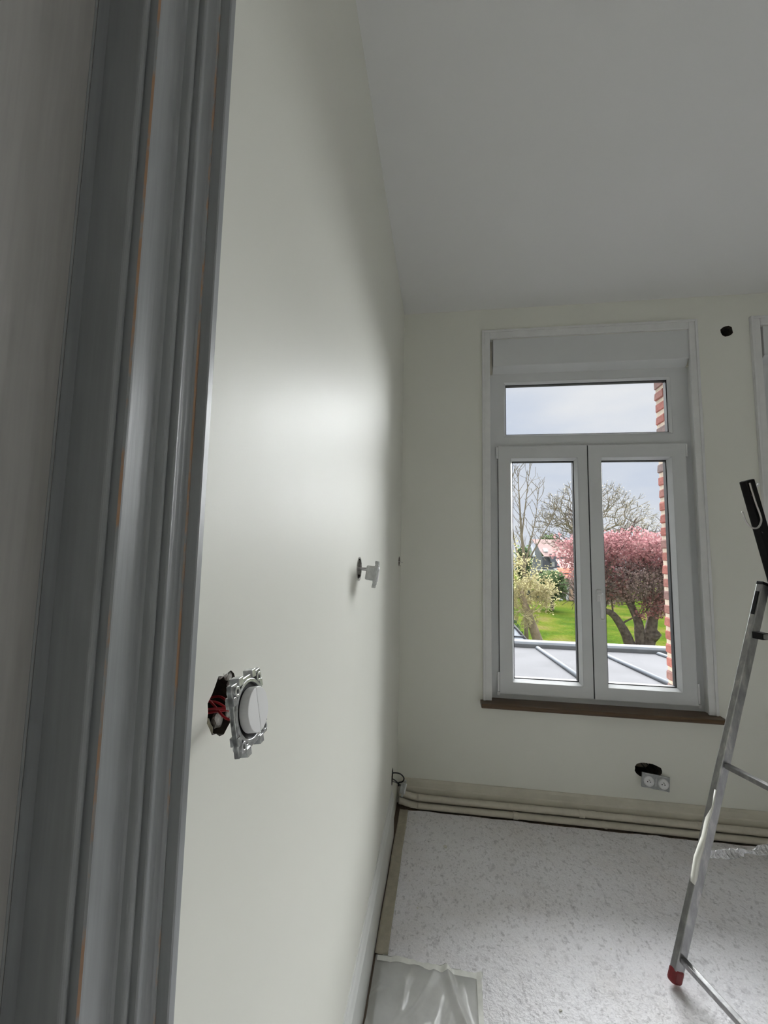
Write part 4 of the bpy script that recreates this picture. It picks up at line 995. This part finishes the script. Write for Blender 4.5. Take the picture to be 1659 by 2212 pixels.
b.add([p - e1 - e2 + up_, p + e1 - e2 + up_, p + e1 + e2 + up_, p - e1 + e2 + up_, p - e1 - e2, p + e1 - e2, p + e1 + e2, p - e1 + e2], [(0, 1, 2, 3), (7, 6, 5, 4), (0, 4, 5, 1), (1, 5, 6, 2), (2, 6, 7, 3), (3, 7, 4, 0)]); b.build('skylight', M['whitewash'], rf)
b = MB(); b.box(11.30, 11.75, 44.2, 44.9, 0.72, 1.55); b.build('dormer', M['slate'], HS)
b = MB(); b.box(11.50, 11.78, 44.8, 44.95, 0.22, 0.84); wd = b.build('window', M['boardwhite'], HS)
b = MB(); b.box(11.53, 11.75, 44.78, 44.8, 0.26, 0.80); b.build('pane', M['whitewash'], wd)
b = MB(); b.prism([(39.2, 0.10), (39.2, 0.16), (41.0, 1.02), (41.0, 0.94)], 10.9, 15.0, 'x'); b.build('wing_roof', M['pinktile'], HS)
b = MB(); b.box(10.95, 15.0, 39.6, 42.0, gnd, 0.12); b.build('wing_wall', M['slatelight'], HS)
b = MB(); b.box(8.4, 13.0, 38.0, 38.12, 0.03, 0.12); b.build('gutter', M['whitewash'], HS)
b = MB(); b.box(8.5, 13.0, 38.15, 38.4, gnd, 0.05); b.build('garden_wall', M['plankdark'], HS)

SH = empty('garden_shed', (0, 0, 0)); tag(SH, 'grey plank garden shed with an orange tiled roof', 'shed')
g0 = gz(30)
b = MB(); b.box(8.60, 12.0, 30.1, 32.5, g0, 0.2); b.build('wall', M['plankdark'], SH)
x = 8.60; r2 = random.Random(3)
while x < 11.2:
    w = r2.uniform(0.11, 0.16); b = MB(); b.box(x, x + w - 0.012, 30.04 + r2.uniform(0, 0.02), 30.1, -0.85 + r2.uniform(-0.08, 0.05), -0.06); b.build('plank', M['plank'], SH); x += w
b = MB(); b.prism([(29.7, -0.12), (29.7, -0.05), (31.2, 0.48), (31.2, 0.40)], 8.45, 12.1, 'x'); rf = b.build('roof', M['orangetile'], SH)
for k in range(4):
    t0 = k / 4; t1 = (k + 1) / 4 + 0.05
    b = MB(); b.prism([(29.68 + 1.5 * t0, -0.045 + 0.53 * t0 + 0.03), (29.68 + 1.5 * t1, -0.045 + 0.53 * t1 + 0.01), (29.68 + 1.5 * t1, -0.06 + 0.53 * t1), (29.68 + 1.5 * t0, -0.06 + 0.53 * t0)], 8.43, 12.1, 'x'); b.build('tile_row', M['orangetile'], rf)
b = MB(); b.box(8.9, 9.1, 30.02, 30.05, -1.0, -0.90); b.build('vent_slot', M['hole'], SH)
def leaner(name, label, x0, x1, xt0, xt1, zt, y, mat):
    b = MB(); g = gz(29)
    b.add([(x0, y, g), (x1, y, g), (xt1, y + 0.3, zt), (xt0, y + 0.3, zt), (x0, y + 0.03, g), (x1, y + 0.03, g), (xt1, y + 0.33, zt), (xt0, y + 0.33, zt)], [(0, 1, 2, 3), (7, 6, 5, 4), (0, 4, 5, 1), (1, 5, 6, 2), (2, 6, 7, 3), (3, 7, 4, 0)])
    tag(b.build(name, mat), label, 'board', 'boards leaning on the garden shed')
leaner('leaning_board', 'white narrow board leaning against the garden shed', 8.40, 8.54, 8.50, 8.66, -0.73, 29.0, M['boardwhite'])
leaner('leaning_board', 'orange wooden board leaning against the garden shed', 8.60, 8.92, 8.72, 8.90, -0.82, 29.05, M['boardorange'])
leaner('leaning_board', 'pale grey board standing beside the green shrub', 7.96, 8.19, 7.97, 8.17, -0.98, 29.0, M['whitewash'])
FN = empty('garden_fence'); tag(FN, 'low dark plank fence at the back of the lawn', 'fence')
x = 3.0
while x < 7.94:
    b = MB(); b.box(x, x + 0.13, 29.6, 29.63, gz(29.6), -1.02 + r2.uniform(-0.03, 0.03)); b.build('plank', M['plankdark'], FN); x += 0.145
b = MB(); b.box(3.0, 7.94, 29.64, 29.68, -1.2, -1.12); b.build('rail', M['plankdark'], FN)
